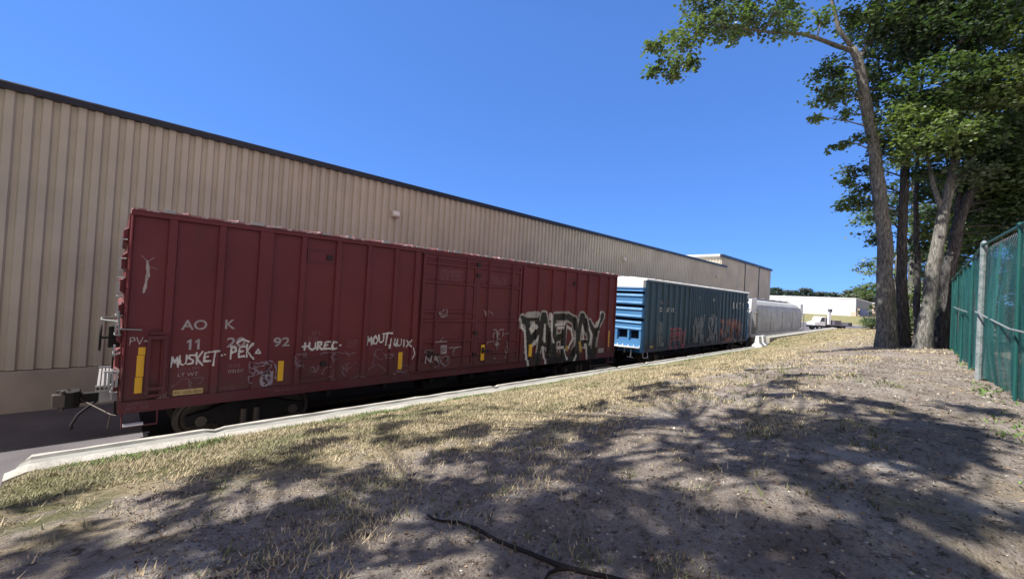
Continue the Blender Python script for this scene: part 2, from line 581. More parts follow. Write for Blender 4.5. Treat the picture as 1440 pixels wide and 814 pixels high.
ff = np.stack([ii[:-1, :-1], ii[1:, :-1], ii[1:, 1:], ii[:-1, 1:]], -1).reshape(-1, 4)
me = bpy.data.meshes.new('ground')
me.from_pydata(vv.tolist(), [], ff.tolist())
me.polygons.foreach_set('use_smooth', [True] * len(ff))
me.materials.append(M['ground'])
g = bpy.data.objects.new('ground', me)
COL.objects.link(g)
g['kind'] = 'structure'

# asphalt apron along the siding
b = MB()
def sheet(b, x0, x1, y0, y1, z, nx_=1):
    for k in range(nx_):
        a, c_ = x0 + (x1 - x0) * k / nx_, x0 + (x1 - x0) * (k + 1) / nx_
        b.poly([(a, y0, z), (c_, y0, z), (c_, y1, z), (a, y1, z)])
sheet(b, -60, 71.5, 9.44, 16.92, -0.10, 8)
sheet(b, -60, KX0 - 0.14, 9.0, 9.438, -0.10, 4)
o = b.build('road', M['asphalt'])
o['kind'] = 'structure'
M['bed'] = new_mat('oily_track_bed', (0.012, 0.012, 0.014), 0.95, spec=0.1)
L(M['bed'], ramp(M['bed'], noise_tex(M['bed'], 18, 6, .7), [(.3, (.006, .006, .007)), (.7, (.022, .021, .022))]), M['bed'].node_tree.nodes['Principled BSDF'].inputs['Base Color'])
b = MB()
sheet(b, 0.7, 71.5, 10.7, 16.90, -0.096, 8)  # near-black sheet laid over the asphalt to paint the shade around the cars
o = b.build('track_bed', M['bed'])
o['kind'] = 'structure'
b = MB()
sheet(b, 71.52, 184, -45, 110, -0.10, 4)
o = b.build('parking_lot', M['asphalt'])
o['kind'] = 'structure'
b = MB()
b.box(184.02, 184.7, -45, 110, -0.3, 0.12)
o = b.build('lot_kerb', M['concrete'])
o['kind'] = 'structure'

# kerb: a low cast retaining edge between grass bank and track
def kerb(x0, x1, ztop0, ztop1, name, yo=0.0):
    b = MB()
    prof0 = [(9.74, -1.3), (9.74, 0.0), (9.64, 0.005), (9.61, -0.035), (9.45, -0.055), (9.41, -0.03), (9.24, -0.085), (9.23, -1.3)]
    step = 0.16
    n = max(2, int((x1 - x0) / step))
    rows = []
    for i in range(n + 1):
        x = x0 + (x1 - x0) * i / n
        zt = ztop0 + (ztop1 - ztop0) * i / n
        joint = (abs(((x - x0) % 2.35)) < step * 0.5) and i not in (0, n)
        row = []
        for k, (py, pz) in enumerate(prof0):
            dz = dy = 0
            if 0 < k < 7:
                dz = 0.012 * noise.noise(Vector((x * 2.0, k, 3))) - (0.022 if joint else 0)
            if k in (1, 2):
                dy = 0.02 * noise.noise(Vector((x * 3.0, k, 9))) - (0.04 if joint else 0)
            if i == 0 and name == 'kerb':
                dx = -0.06 if k > 4 else 0.12 * (4 - k) / 4
                dz -= 0.08
            else:
                dx = 0
            row.append((x + dx, py - .35 + dy, zt + pz + dz if k not in (0, 7) else -0.25))
        rows.append(row)
    K = len(prof0)
    for row in rows:
        b.v += row
    for i in range(n):
        for k in range(K - 1):
            b.f.append((i * K + k, i * K + k + 1, (i + 1) * K + k + 1, (i + 1) * K + k))
            b.m.append(1 if k in (2, 3) else 0)
    b.f.append(tuple(range(K)))
    b.f.append(tuple(n * K + k for k in range(K))[::-1])
    b.m += [0, 0]
    o = b.build(name, [M['concrete'], M['conc_band']])
    o['kind'] = 'structure'
    return o
kerb(KX0, 35.1, 0.935, 0.93, 'kerb')
kerb(36.9, 69.1, 1.63, 1.87, 'raised_kerb')

def jersey(x, label):
    prof = [(9.15, 0.80), (9.15, 0.95), (9.32, 1.15), (9.38, 1.66), (9.58, 1.66), (9.64, 1.15), (9.81, 0.95), (9.81, 0.80)]
    prof = [(py - 9.48, pz - 0.8) for py, pz in prof]
    b = MB()
    b.extrude_profile(prof, -0.36, 0.36, 'x')
    o = b.build('concrete_barrier', M['white'], bevel=0.015)
    o.location = (x, 9.13, 0.86)
    tag(o, label, 'barrier', 'white barrier blocks at the end of the low kerb')
    return o
jersey(34.9, 'nearer of two short white concrete barrier blocks beside the blue boxcar')
jersey(36.05, 'farther white concrete barrier block, at the start of the raised kerb')

# ------------------------------------------------------------------ track
b = MB()
for yy in (11.91, 13.42):
    b.extrude_profile([(yy - .07, -.15), (yy - .07, -.13), (yy - .012, -.11), (yy - .012, -.035), (yy - .036, -.02), (yy - .036, 0), (yy + .036, 0), (yy + .036, -.02), (yy + .012, -.035), (yy + .012, -.11), (yy + .07, -.13), (yy + .07, -.15)], 1.3, 70, 'x')
o = b.build('rails', M['rail'])
o['kind'] = 'structure'
# ------------------------------------------------------------------ warehouse
WY = 16.96
def ribbed_wall(name, x0, x1, z0, z1, mat, parent, y=WY, pitch=0.330, phase=-2.05):
    b = MB()
    k0 = math.floor((x0 - phase) / pitch)
    pts = []
    x = phase + k0 * pitch
    while x < x1 + pitch:
        for dx, dy in ((0.0, 0.08), (0.10, 0.08), (0.14, 0.0), (0.290, 0.0)):
            if x0 <= x + dx <= x1:
                pts.append((x + dx, y + dy))
        x += pitch
    pts = [(x0, pts[0][1])] + pts + [(x1, pts[-1][1])]
    n = len(pts)
    b.v = [(p[0], p[1], z0) for p in pts] + [(p[0], p[1], z1) for p in pts]
    for i in range(n - 1):
        b.f.append((i, i + 1, n + i + 1, n + i))
        b.m.append(0)
    return b.build(name, mat, parent)

def wall_light(x, z, parent, y=WY):
    b = MB()
    b.extrude_profile([(y - 0.005, z - 0.17), (y - 0.22, z - 0.14), (y - 0.25, z - 0.08), (y - 0.15, z + 0.14), (y - 0.005, z + 0.16)], x - 0.17, x + 0.17, 'x')
    l = b.build('wall_light', M['lamp_case'], parent, bevel=0.015)
    b = MB()
    b.poly([(x - 0.14, y - 0.250, z - 0.06), (x + 0.14, y - 0.250, z - 0.06), (x + 0.14, y - 0.178, z + 0.10), (x - 0.14, y - 0.178, z + 0.10)])
    b.build('lens', M['lamp_glass'], l)

wh = thing('warehouse', 'long tan ribbed metal warehouse with dark eave trim behind the boxcars', 'building', (0, 0, 0))
ribbed_wall('siding', -60, 49.62, 1.02, 8.39, M['siding'], wh)
b = MB(); b.box(-60, 49.62, WY - 0.05, WY + 0.3, -0.3, 1.0)
b.build('concrete_plinth', M['plinth'], wh, bevel=0.01)
b = MB(); b.extrude_profile([(WY - .13, 8.36), (WY - .13, 8.52), (WY - .10, 8.56), (WY + .2, 8.56), (WY + .2, 8.36)], -60, 50.95, 'x')
b.build('eave_trim', M['trim'], wh)
b = MB(); b.box(-60, 49.58, WY + .2, 62, 8.2, 8.5)
b.build('roof', M['roof'], wh)
b = MB(); b.box(-60, 49.58, 61.7, 62, -0.2, 8.2); b.box(-60, -59.8, WY + .3, 61.7, -0.2, 8.2)
b.build('wall', M['siding'], wh)
for lx, lz in ((8.87, 7.08), (28.29, 7.05), (47.93, 7.15)):
    wall_light(lx, lz, wh)
for lx in (-11.5, ):
    wall_light(lx, 7.1, wh)

tb = thing('tall_warehouse', 'taller tan warehouse block with sunlit side wall at the far end of the long one', 'building', (0, 0, 0))
ribbed_wall('siding', 49.64, 57.66, 1.02, 9.5, M['siding'], tb)
ribbed_wall('siding', 57.78, 63.64, 1.02, 9.5, M['siding'], tb)
ribbed_wall('siding', 63.76, 69.67, 1.02, 9.5, M['siding'], tb)
b = MB()
for px in (57.72, 63.70):
    b.box(px - .07, px + .07, WY - .06, WY + .06, 1.0, 9.48)
build_split(b, 'downpipe', M['trim'], tb)
b = MB(); b.box(49.64, 69.67, WY - .05, WY + .3, -0.3, 1.0)
b.build('concrete_plinth', M['plinth'], tb)
b = MB()
yy = WY + 0.05
b.v, b.f, b.m = [], [], []
pts = []
y_ = WY + 0.06
while y_ < 46:
    for dy, dx in ((0, 0.045), (0.115, 0.045), (0.145, 0), (0.315, 0)):
        pts.append((49.64 + dx, y_ + dy))
    y_ += 0.345
n_ = len(pts)
b.v = [(p[0], p[1], -0.2) for p in pts] + [(p[0], p[1], 9.5) for p in pts]
for i in range(n_ - 1):
    b.f.append((i, n_ + i, n_ + i + 1, i + 1)); b.m.append(0)
b.build('side_siding', M['siding'], tb)
b = MB(); b.box(69.47, 69.67, WY + .1, 46, -0.2, 9.5); b.box(49.73, 69.47, 45.8, 46, -0.2, 9.5)
b.build('wall', M['siding'], tb)
b = MB(); b.extrude_profile([(WY - .14, 9.45), (WY - .14, 9.68), (WY - .1, 9.75), (WY + .2, 9.75), (WY + .2, 9.45)], 49.38, 69.87, 'x')
b.build('eave_trim', M['trim'], tb)
b = MB(); b.box(49.40, 49.64, WY + .2, 46.1, 9.55, 9.78); b.box(49.64, 69.77, WY + .2, 46.1, 9.5, 9.74)
b.build('roof', M['roof'], tb)

# ------------------------------------------------------------------ helpers for railway cars
def text_mesh(name, txt, mat, parent, x, z, h, w=None, y=0.066, bold=0.0, shear=0.0):
    cu = bpy.data.curves.new(name, 'FONT')
    cu.body = txt
    cu.size = 1.0
    cu.offset = bold
    cu.shear = shear
    tmp = bpy.data.objects.new(name, cu)
    COL.objects.link(tmp)
    bpy.context.view_layer.update()
    dg = bpy.context.evaluated_depsgraph_get()
    me = bpy.data.meshes.new_from_object(tmp.evaluated_get(dg))
    bpy.data.objects.remove(tmp)
    co = np.empty(len(me.vertices) * 3, dtype=np.float32)
    me.vertices.foreach_get('co', co)
    co = co.reshape(-1, 3)
    mn, mx = co.min(0), co.max(0)
    sz = h / (mx[1] - mn[1])
    sx = sz if w is None else w / (mx[0] - mn[0])
    out = np.stack([(co[:, 0] - mn[0]) * sx + x, np.full(len(co), y), (co[:, 1] - mn[1]) * sz + z], -1).astype(np.float32)
    me.vertices.foreach_set('co', out.ravel())
    me.update()
    me.name = name
    me.materials.clear()
    me.materials.append(mat)
    o = bpy.data.objects.new(name, me)
    COL.objects.link(o)
    o.parent = parent
    return o

def seg_dist(X, Z, strokes):
    d = np.full(X.shape, 1e9)
    for s in strokes:
        for (x0, z0), (x1, z1) in zip(s[:-1], s[1:]):
            vx, vz = x1 - x0, z1 - z0
            t = np.clip(((X - x0) * vx + (Z - z0) * vz) / (vx * vx + vz * vz + 1e-9), 0, 1)
            d = np.minimum(d, np.hypot(X - x0 - t * vx, Z - z0 - t * vz))
    return d

def fbm(X, Z, sc, seed=0.0):
    out = np.zeros(X.shape)
    fl = out.ravel()
    xf, zf = X.ravel(), Z.ravel()
    for i in range(len(fl)):
        fl[i] = noise.noise(Vector((xf[i] * sc, seed, zf[i] * sc))) + 0.5 * noise.noise(Vector((xf[i] * sc * 2.3, seed + 7, zf[i] * sc * 2.3)))
    return out

def paint(name, x0, x1, z0, z1, cell, fn, surf, parent, lift=0.004):
    """spray paint that follows the posts and panels of a car side: fn(X, Z) -> mask, rgb"""
    gx = np.arange(x0, x1 + cell, cell)
    gz = np.arange(z0, z1 + cell, cell)
    cx, cz = (gx[:-1] + gx[1:]) / 2, (gz[:-1] + gz[1:]) / 2
    X, Z = np.meshgrid(cx, cz, indexing='ij')
    mask, rgb = fn(X, Z)
    sy = np.minimum(np.minimum(surf(gx), surf(gx - cell)), surf(gx + cell)) - lift
    I, J = np.nonzero(mask)
    sill = np.where(gz < ZB + .25, .012 - lift, 9.0)
    q = np.zeros((len(I), 4, 3), np.float32)
    for k, (a, c_) in enumerate(((0, 0), (1, 0), (1, 1), (0, 1))):
        q[:, k, 0] = gx[I + a]
        q[:, k, 2] = gz[J + c_]
        q[:, k, 1] = np.minimum(sy[I + a], sill[J + c_])
    return fast_mesh(name, q.reshape(-1, 3), 4, M['spray'], parent, rgb[I, J])

GLY = {  # simple hand-drawn letters on a unit cell
 'M': [[(0, 0), (.15, 1), (.5, .45), (.85, 1), (1, 0)]], 'U': [[(0, 1), (.05, .2), (.5, 0), (.95, .2), (1, 1)]],
 'S': [[(.95, .95), (.3, .95), (.1, .7), (.8, .4), (.75, .08), (0, .02)]], 'K': [[(.1, 1.1), (.15, -.1)], [(.95, 1.2), (.2, .45), (1.1, -.3)]],
 'E': [[(.95, 1), (.2, .9), (.1, .5), (.7, .55), (.1, .45), (.1, 0), (.95, .05)]], 'T': [[(-.4, 1), (1.3, 1.1)], [(.5, 1.05), (.3, -.5)]],
 'P': [[(.1, -.1), (.15, 1), (.8, .95), (.85, .55), (.15, .45)]], 'R': [[(.1, 0), (.12, 1), (.8, .95), (.8, .6), (.2, .5), (.95, 0)]],
 'O': [[(.5, 1), (.05, .6), (.15, .05), (.75, 0), (1, .5), (.5, 1)]], 'F': [[(.1, 0), (.15, 1), (.95, 1)], [(.15, .55), (.75, .55)]],
 'Q': [[(.5, 1), (.05, .6), (.15, .1), (.75, .05), (1, .5), (.5, 1)], [(.6, .3), (1, -.15)]], 'I': [[(.5, 0), (.5, 1)]],
 'X': [[(0, 0), (1, 1)], [(0, 1), (1, 0)]], 'C': [[(.95, .9), (.3, 1), (.05, .5), (.3, 0), (.95, .1)]], '+': [[(0, .5), (1, .5)], [(.5, .1), (.5, .9)]],
 '.': [[(.4, .4), (.5, .4)]], '^': [[(.1, .1), (.5, .8), (.9, .1), (.1, .15)]], 'V': [[(0, 1), (.5, 0), (1, 1)]], '-': [[(.1, .5), (.9, .5)]],
 'A': [[(0, 0), (.5, 1), (1, 0)], [(.2, .4), (.8, .4)]], 'W': [[(0, 1), (.25, 0), (.5, .7), (.75, 0), (1, 1)]], 'N': [[(0, 0), (.05, 1), (.9, 0), (1, 1)]],
 'L': [[(.1, 1), (.1, 0), (.9, .05)]], 'Y': [[(0, 1), (.5, .5), (1, 1)], [(.5, .5), (.4, 0)]], 'D': [[(.1, 0), (.1, 1), (.8, .8), (.9, .3), (.1, 0)]], 'B': [[(.1, 0), (.1, 1), (.8, .8), (.2, .5), (.9, .25), (.1, 0)]],
}
def word(txt, x, z, w, h, gap=0.18, slope=0.0, rnd=None):
    out = []
    n = len(txt)
    cw = w / (n + gap * (n - 1))
    for i, ch in enumerate(txt):
        ox = x + i * cw * (1 + gap)
        oz = z + slope * (ox - x) + (rnd.uniform(-.04, .04) * h if rnd else 0)
        for s in GLY.get(ch, []):
            out.append([(ox + px * cw, oz + pz * h) for px, pz in s])
    return out

def wheel_mesh(b, x, y, sgn, r=0.48, mi=0):
    """solid cast wheel, flange to the inside; y = outer face"""
    prof = [(0.0, 0.10), (0.0, 0.16), (0.05, 0.17), (0.06, 0.36), (0.0, 0.40), (0.0, r), (0.11, r + 0.005), (0.115, r + 0.03), (0.14, r + 0.03), (0.14, 0.38), (0.10, 0.36), (0.10, 0.15)]
    seg = 28
    n0 = len(b.v)
    for k in range(seg):
        a = 2 * math.pi * k / seg
        for py, pr in prof:
            b.v.append((x + math.cos(a) * pr, y + sgn * py, r + math.sin(a) * pr))
    K = len(prof)
    for k in range(seg):
        k2 = (k + 1) % seg
        for i in range(K - 1):
            b.f.append((n0 + k * K + i, n0 + k2 * K + i, n0 + k2 * K + i + 1, n0 + k * K + i + 1))
            b.m.append(mi)
        
W = 3.05
def bogie(parent, xc):
    tr = MB()
    tr.box(xc - .16, xc + .16, .45, W - .45, .42, .80)
    t = tr.build('truck_frame', M['black_iron'], parent, bevel=0.02)
    for sx in (-1, 1):
        for y, sg in ((0.70, 1), (W - 0.70, -1)):
            b = MB()
            wheel_mesh(b, xc + sx * 1.0, y, sg)
            b.build('wheel', M['steel'], t, smooth=False)
        b = MB()
        b.tube([(xc + sx * 1.0, .5, .48), (xc + sx * 1.0, W - .5, .48)], .085, 10)
        b.build('axle', M['black_iron'], t)
    for y in (.46, W - .62):
        b = MB()
        b.extrude_profile([(xc - 1.28, .38), (xc - 1.28, .62), (xc - .85, .70), (xc - .45, .86), (xc + .45, .86), (xc + .85, .70), (xc + 1.28, .62), (xc + 1.28, .38), (xc + .75, .40), (xc + .38, .16), (xc - .38, .16), (xc - .75, .40)], y, y + .16, 'y')
        b.build('side_frame', M['black_iron'], t, bevel=0.02)
        b = MB()
        for dx in (-.14, .14):
            b.tube([(xc + dx, y - .05, .27), (xc + dx, y - .05, .66)], .085, 10)
        for dx in (-1.0, 1.0):
            b.tube([(xc + dx, y - .06, .48), (xc + dx, y + .05, .48)], .12, 12)
        build_split(b, 'truck_spring', M['steel'], t)
    return t

def coupler(parent, x, dirx, z=1.04, length=0.60):
    """drawbar and knuckle at a car end; dirx = -1 towards -x"""
    d = dirx
    c = W / 2
    b = MB()
    b.box(min(x, x + d * length), max(x, x + d * length), c - .09, c + .09, z - .10, z + .10)
    hx = x + d * length
    pts = [(0, -.15), (.10, -.21), (.28, -.19), (.34, -.06), (.25, -.02), (.24, .05), (.36, .10), (.38, .20), (.20, .24), (.0, .16)]
    b.extrude_profile([(hx + d * px, c + py) for px, py in pts], z - .17, z + .17, 'z')
    cp = b.build('coupler', M['black_iron'], parent, bevel=0.02)
    b = MB()
    b.extrude_profile([(hx + d * .22, c - .20), (hx + d * .40, c - .17), (hx + d * .44, c - .02), (hx + d * .36, c - .01), (hx + d * .28, c - .08)], z - .13, z + .13, 'z')
    b.tube([(hx + d * .26, c - .16, z - .21), (hx + d * .26, c - .16, z + .21)], .035, 8)
    b.build('knuckle', M['steel'], cp, bevel=0.01)
    b = MB()
    b.tube([(x + d * .05, c + .25, z - .05), (x + d * .3, c + .3, z - .12), (x + d * .62, c + .28, z - .42), (x + d * .72, c + .2, z - .62), (x + d * .70, c + .16, z - .70)], .028, 8)
    b.build('air_hose', M['rubber'], cp, smooth=True)
    b = MB()
    b.tube([(x + d * .02, c - 1.2, z - .18), (x + d * .10, c - 1.15, z - .16), (x + d * .55, c - .1, z - .05), (x + d * .8, c - .02, z + .22)], .014, 6)
    b.tube([(x + d * .10, c - 1.15, z - .16), (x + d * .14, c - 1.17, z - .42)], .014, 6)
    b.build('uncoupling_lever', M['steel'], cp)
    return cp

def hat_post(b, xa, xb, z0, z1, y0=0.0, y1=0.07, fl=0.02):
    b.extrude_profile([(xa, y1 + .01), (xa, y1), (xa + fl, y0), (xb - fl, y0), (xb, y1), (xb, y1 + .01)], z0, z1, 'z')

def faint_rows(x, z, w, h, rows, parent, y, mat, seed=0, ch=0.6):
    r_ = random.Random(seed)
    b = MB()
    for k in range(rows):
        zz = z - k * h * 1.5
        xx = x + r_.uniform(0, .12) * w
        while xx < x + w * r_.uniform(.85, 1.0):
            cw = h * ch * r_.uniform(.6, 1.1)
            if r_.random() < .86:
                t = h * .2
                b.poly([(xx, y, zz), (xx + cw * .3, y, zz), (xx + cw * .3, y, zz + h), (xx, y, zz + h)])
                if r_.random() < .7:
                    b.poly([(xx + cw * .3, y, zz + h - t), (xx + cw * .9, y, zz + h - t), (xx + cw * .9, y, zz + h), (xx + cw * .3, y, zz + h)])
                if r_.random() < .6:
                    b.poly([(xx + cw * .3, y, zz), (xx + cw * .9, y, zz), (xx + cw * .9, y, zz + t), (xx + cw * .3, y, zz + t)])
            xx += cw * 1.25
    return b.build('stencil_rows', mat, parent)

# ------------------------------------------------------------------ red boxcar
S0 = 0.2
LEN = 18.75
ZB, ZT = 0.95, 5.05
red = thing('boxcar', 'long maroon boxcar with silver and black graffiti, nearest on the siding', 'railway car', (S0, 11.141, 0.0), 0, 'railway cars standing on the siding')
red.scale = (0.96, 1, 1)
SH = 0.07                                             # side sheet lies this far behind the post faces
DOOR = ((7.0, 9.24), (9.32, 11.56))
b = MB()
b.box(0.0, LEN, SH, W - SH, ZB + .24, ZT - .14)
b.build('body', M['maroon'], red, bevel=0.0)
b = MB()
b.box(-.0, LEN, 0.012, 0.26, ZB, ZB + .235); b.box(0, LEN, W - .26, W - .012, ZB, ZB + .235)
b.box(0, LEN, .30, W - .30, ZB + .05, ZB + .235)
build_split(b, 'side_sill', M['maroon_low'], red, bevel=0.008)
b = MB()
b.box(0.0, LEN, -.012, .16, ZT - .135, ZT - .035); b.box(0, LEN, W - .16, W + .012, ZT - .135, ZT - .035)
build_split(b, 'eave_rail', M['maroon'], red, bevel=0.01)
# roof: shallow pitch with cross seams, paint peeling to bare metal
b = MB()
nseg = 20
for k in range(nseg):
    xa, xb = LEN * k / nseg, LEN * (k + 1) / nseg
    b.extrude_profile([(-.03, ZT - .03), (-.03, ZT + .01), (W / 2, ZT + .16), (W + .03, ZT + .01), (W + .03, ZT - .03)], xa + .02, xb - .02, 'x')
    b.extrude_profile([(-.045, ZT - .03), (-.045, ZT + .035), (W / 2, ZT + .2), (W + .045, ZT + .035), (W + .045, ZT - .03)], xb - .019, xb + .019 if k < nseg - 1 else xb + .0, 'x')
b.build('roof', M['galv_worn'], red)
POSTS = [(.60, .78), (1.50, 1.67), (2.33, 2.67), (3.29, 3.45), (4.20, 4.37), (5.10, 5.25), (5.98, 6.13), (6.70, 6.92),
         (11.68, 11.86), (12.62, 12.76), (13.53, 13.67), (14.46, 14.60), (15.32, 15.46), (16.20, 16.34), (17.14, 17.28), (18.02, 18.16)]
for xa, xb in POSTS:
    b = MB()
    hat_post(b, xa, xb, ZB + .237, ZT - .137)
    b.build('side_post', M['maroon'], red, bevel=0.004)
b = MB()
hat_post(b, 0.0, .06, ZB + .237, ZT - .137); hat_post(b, LEN - .08, LEN, ZB + .237, ZT - .137)
build_split(b, 'corner_post', M['maroon'], red)
# far side posts
for xa, xb in ((.6, .78), (3.2, 3.35), (5.9, 6.1), (12.6, 12.8), (15.3, 15.5), (18.0, 18.2)):
    b = MB(); b.extrude_profile([(xa, W - SH), (xb, W - SH), (xb - .02, W), (xa + .02, W)], ZB + .237, ZT - .137, 'z')
    b.build('side_post', M['maroon'], red)

def door(parent, xa, xb, bars, rods, mat):
    b = MB()
    b.box(xa, xb, 0.012, SH + .02, ZB + .26, ZT - .18)
    d = b.build('sliding_door', mat, parent, bevel=0.006)
    fr = MB()
    z0, z1 = ZB + .26, ZT - .18
    t = .012
    for za, zb in ((z0, z0 + .1), (z1 - .1, z1)):
        fr.box(xa, xb, -.028, t - .001, za, zb)
    fr.box(xa, xa + .09, -.028, t - .001, z0 + .1, z1 - .1)
    fr.box(xb - .09, xb, -.028, t - .001, z0 + .1, z1 - .1)
    fr.build('door_frame', mat, d, bevel=0.006)
    for z in bars:
        rb = MB()
        rb.extrude_profile([(t - .002, z - .055), (-.032, z - .035), (-.032, z + .035), (t - .002, z + .055)], xa + .09, xb - .09, 'x')
        rb.build('door_rib', mat, d)
    for x in rods:
        rb = MB()
        rb.tube([(x, -.055, z0 + .02), (x, -.055, z1 + .04)], .026, 8)
        for zz in (z0 + .08, z0 + .8, (z0 + z1) / 2, z1 - .75, z1 - .08):
            rb.box(x - .055, x + .055, -.045, t - .003, zz - .03, zz + .03)
        rb.build('lock_rod', mat, d)
    hb = MB()
    hb.tube([(xa + .35, -.07, 1.72), (xa + .78, -.075, 1.70)], .022, 8)
    hb.box(xa + .30, xa + .42, -.06, .008, 1.62, 1.84)
    hb.build('door_handle', M['hatch'], d)
    return d
door(red, DOOR[0][0], DOOR[0][1], (1.62, 2.12, 2.78, 3.08, 4.02, 4.62), (7.55, 8.78), M['maroon_door'])
door(red, DOOR[1][0], DOOR[1][1], (1.62, 2.05, 2.78, 4.02, 4.62), (9.82, 11.02), M['maroon_door'])
b = MB()
b.box(6.95, 11.62, -.05, .011, ZT - .175, ZT - .140); b.box(6.8, 11.9, -.045, .011, ZB + .236, ZB + .256)
b.box(9.245, 9.315, -.035, SH, ZB + .26, ZT - .18)
b.build('door_track', M['maroon_low'], red)
b = MB()
for zz in (1.55, 2.3, 4.3, 4.66):
    b.box(9.2, 9.36, -.085, -.036, zz, zz + .12)
build_split(b, 'door_latch', M['hatch'], red)

# small side hatches with dark latches, high and low
def hatch(x0, x1, z0, z1, up):
    b = MB()
    b.box(x0, x1, SH - .02, SH + .01, z1 - .05, z1); b.box(x0, x1, SH - .02, SH + .01, z0, z0 + .04)
    b.box(x0, x0 + .04, SH - .02, SH + .01, z0 + .04, z1 - .05)
    h = b.build('side_hatch', M['maroon_low'], red)
    l = MB()
    l.box(x1 - .22, x1 - .08, SH - .05, SH + .01, z0 + .10 if not up else z1 - .26, z0 + .2 if not up else z1 - .14)
    l.build('latch', M['hatch'], h)
hatch(3.47, 4.19, 4.30, 4.66, True)
hatch(3.47, 4.19, 1.32, 1.86, True)
hatch(14.62, 15.30, 4.30, 4.62, True)

# roof-edge clips catching the sun
b = MB()
rr = random.Random(5)
x = 0.5
while x < LEN - .3:
    w_ = rr.uniform(.06, .3)
    if rr.random() < .75:
        b.box(x, x + w_, -.062, -.031, ZT - .02, ZT + rr.uniform(.02, .06))
    x += w_ + rr.uniform(.08, .55)
build_split(b, 'roof_clip', M['galv'], red, bevel=0.004)

# car ends: corrugated end wall, ladder, brake wheel, crossover step
def end_wall(parent, x, d, mat, zs):
    b = MB()
    y0, y1 = .10, W - .10
    b.box(min(x, x + d * .02), max(x, x + d * .02), y0, y1, ZB + .02, ZT - .1)
    e = b.build('end_wall', mat, parent)
    for z in zs:
        r_ = MB()
        prof = [(x + d * .018, z - .17), (x + d * .10, z - .11), (x + d * .10, z + .11), (x + d * .018, z + .17)]
        r_.extrude_profile(prof, y0 + .04, y1 - .04, 'y')
        r_.build('end_rib', mat, e, bevel=0.02)
    return e
end_wall(red, 0, -1, M['maroon'], (1.5, 2.0, 2.5, 3.0, 3.5, 4.0, 4.5))
end_wall(red, LEN, 1, M['maroon'], (1.5, 2.0, 2.5, 3.0, 3.5, 4.0, 4.5))

def ladder(parent, x, y, z0, z1, axis, mat, n, w_=.44, name='ladder'):
    b = MB()
    for k in range(n):
        z = z0 + (z1 - z0) * (k + .5) / n
        if axis == 'x':      # on the side, rungs along x
            b.tube([(x, y + .05, z), (x, y - .045, z), (x + w_, y - .045, z), (x + w_, y + .05, z)], .014, 6)
        else:                # on the end, rungs along y
            b.tube([(x + .05, y, z), (x - .05, y, z), (x - .05, y + w_, z), (x + .05, y + w_, z)], .014, 6)
    return b.build(name, mat, parent)
ladder(red, -.08, .06, 1.2, 4.6, 'y', M['galv'], 9)
b = MB()
b.box(.38, .44, -.05, -.012, 1.30, 2.50); b.box(.66, .72, -.05, -.001, 1.30, 2.50)
b.box(.38, .72, -.045, .0, 2.42, 2.50); b.box(.38, .72, -.045, .0, 1.38, 1.45)
b.box(.42, .62, -.03, SH, 2.52, 2.57); b.box(.42, .62, -.03, SH, 1.24, 1.3)
b.build('side_ladder', M['maroon_low'], red, bevel=0.005)
for xs_ in (.06, LEN - .62):
    b = MB()
    b.tube([(xs_, .05, ZB + .02), (xs_, .02, .68), (xs_ + .56, .02, .68), (xs_ + .56, .05, ZB + .02)], .02, 6)
    cs_ = b.build('corner_step', M['maroon_low'], red)
    b = MB(); b.box(xs_ + .02, xs_ + .34, -.03, .10, .70, .73)
    b.build('tread', M['white'] if xs_ < 1 else M['maroon_low'], cs_)
# brake gear on the near end
b = MB()
ring = [(-.34, .62 + .26 * math.cos(a), 2.42 + .26 * math.sin(a)) for a in np.linspace(0, 2 * math.pi, 22)]
b.tube(ring, .018, 6)
for a in np.linspace(0, math.pi, 4)[:3]:
    b.tube([(-.33, .62 - .26 * math.cos(a), 2.42 - .26 * math.sin(a)), (-.33, .62 + .26 * math.cos(a), 2.42 + .26 * math.sin(a))], .012, 5)
b.build('brake_wheel', M['black_iron'], red)
b = MB()
b.box(-.22, -.03, .48, .76, 2.22, 2.66); b.tube([(-.33, .62, 2.42), (-.2, .62, 2.42)], .03, 8)
b.tube([(-.12, .62, 2.3), (-.14, .66, 1.1)], .018, 6)
build_split(b, 'brake_housing', M['black_iron'], red, bevel=0.02)
b = MB()
b.tube([(-.06, .02, 2.64), (.28, -.02, 2.62)], .016, 6); b.tube([(-.06, .05, 2.5), (-.09, .05, 3.0)], .02, 6)
b.tube([(-.06, .05, 2.78), (-.34, .35, 2.80), (-.34, .9, 2.80), (-.06, 1.2, 2.78)], .016, 6)
build_split(b, 'grab_iron', M['dull_rail'], red)
b = MB()
for k in range(5):
    b.box(-.34 + k * .062, -.30 + k * .062, .30, 2.7, 1.42, 1.46)
b.box(-.36, -.02, .30, .34, 1.38, 1.50); b.box(-.36, -.02, 2.66, 2.7, 1.38, 1.50)
b.box(-.30, -.02, .6, .64, 1.1, 1.38); b.box(-.30, -.02, 2.3, 2.34, 1.1, 1.38)
b.build('crossover_step', M['galv'], red)
b = MB()
for k in range(4):
    b.box(-.24 + k * .055, -.20 + k * .055, .02, .06, 1.50, 1.78)
b.box(-.25, -.02, .02, .06, 1.79, 1.82)
b.build('step_grating', M['galv'], red)
b = MB()
for z0_ in (1.25, 1.62, 2.1, 2.55, 2.95, 3.35, 3.8, 4.25):
    b.box(-.135, -.105, .07, .13, z0_, z0_ + .22)
build_split(b, 'ladder_bracket', M['galv'], red)
coupler(red, 0, -1)
coupler(red, LEN, 1)
bogie(red, 2.45)
bogie(red, LEN - 2.45)
b = MB(); b.box(-.05, LEN + .05, W / 2 - .18, W / 2 + .18, .62, ZB + .04)
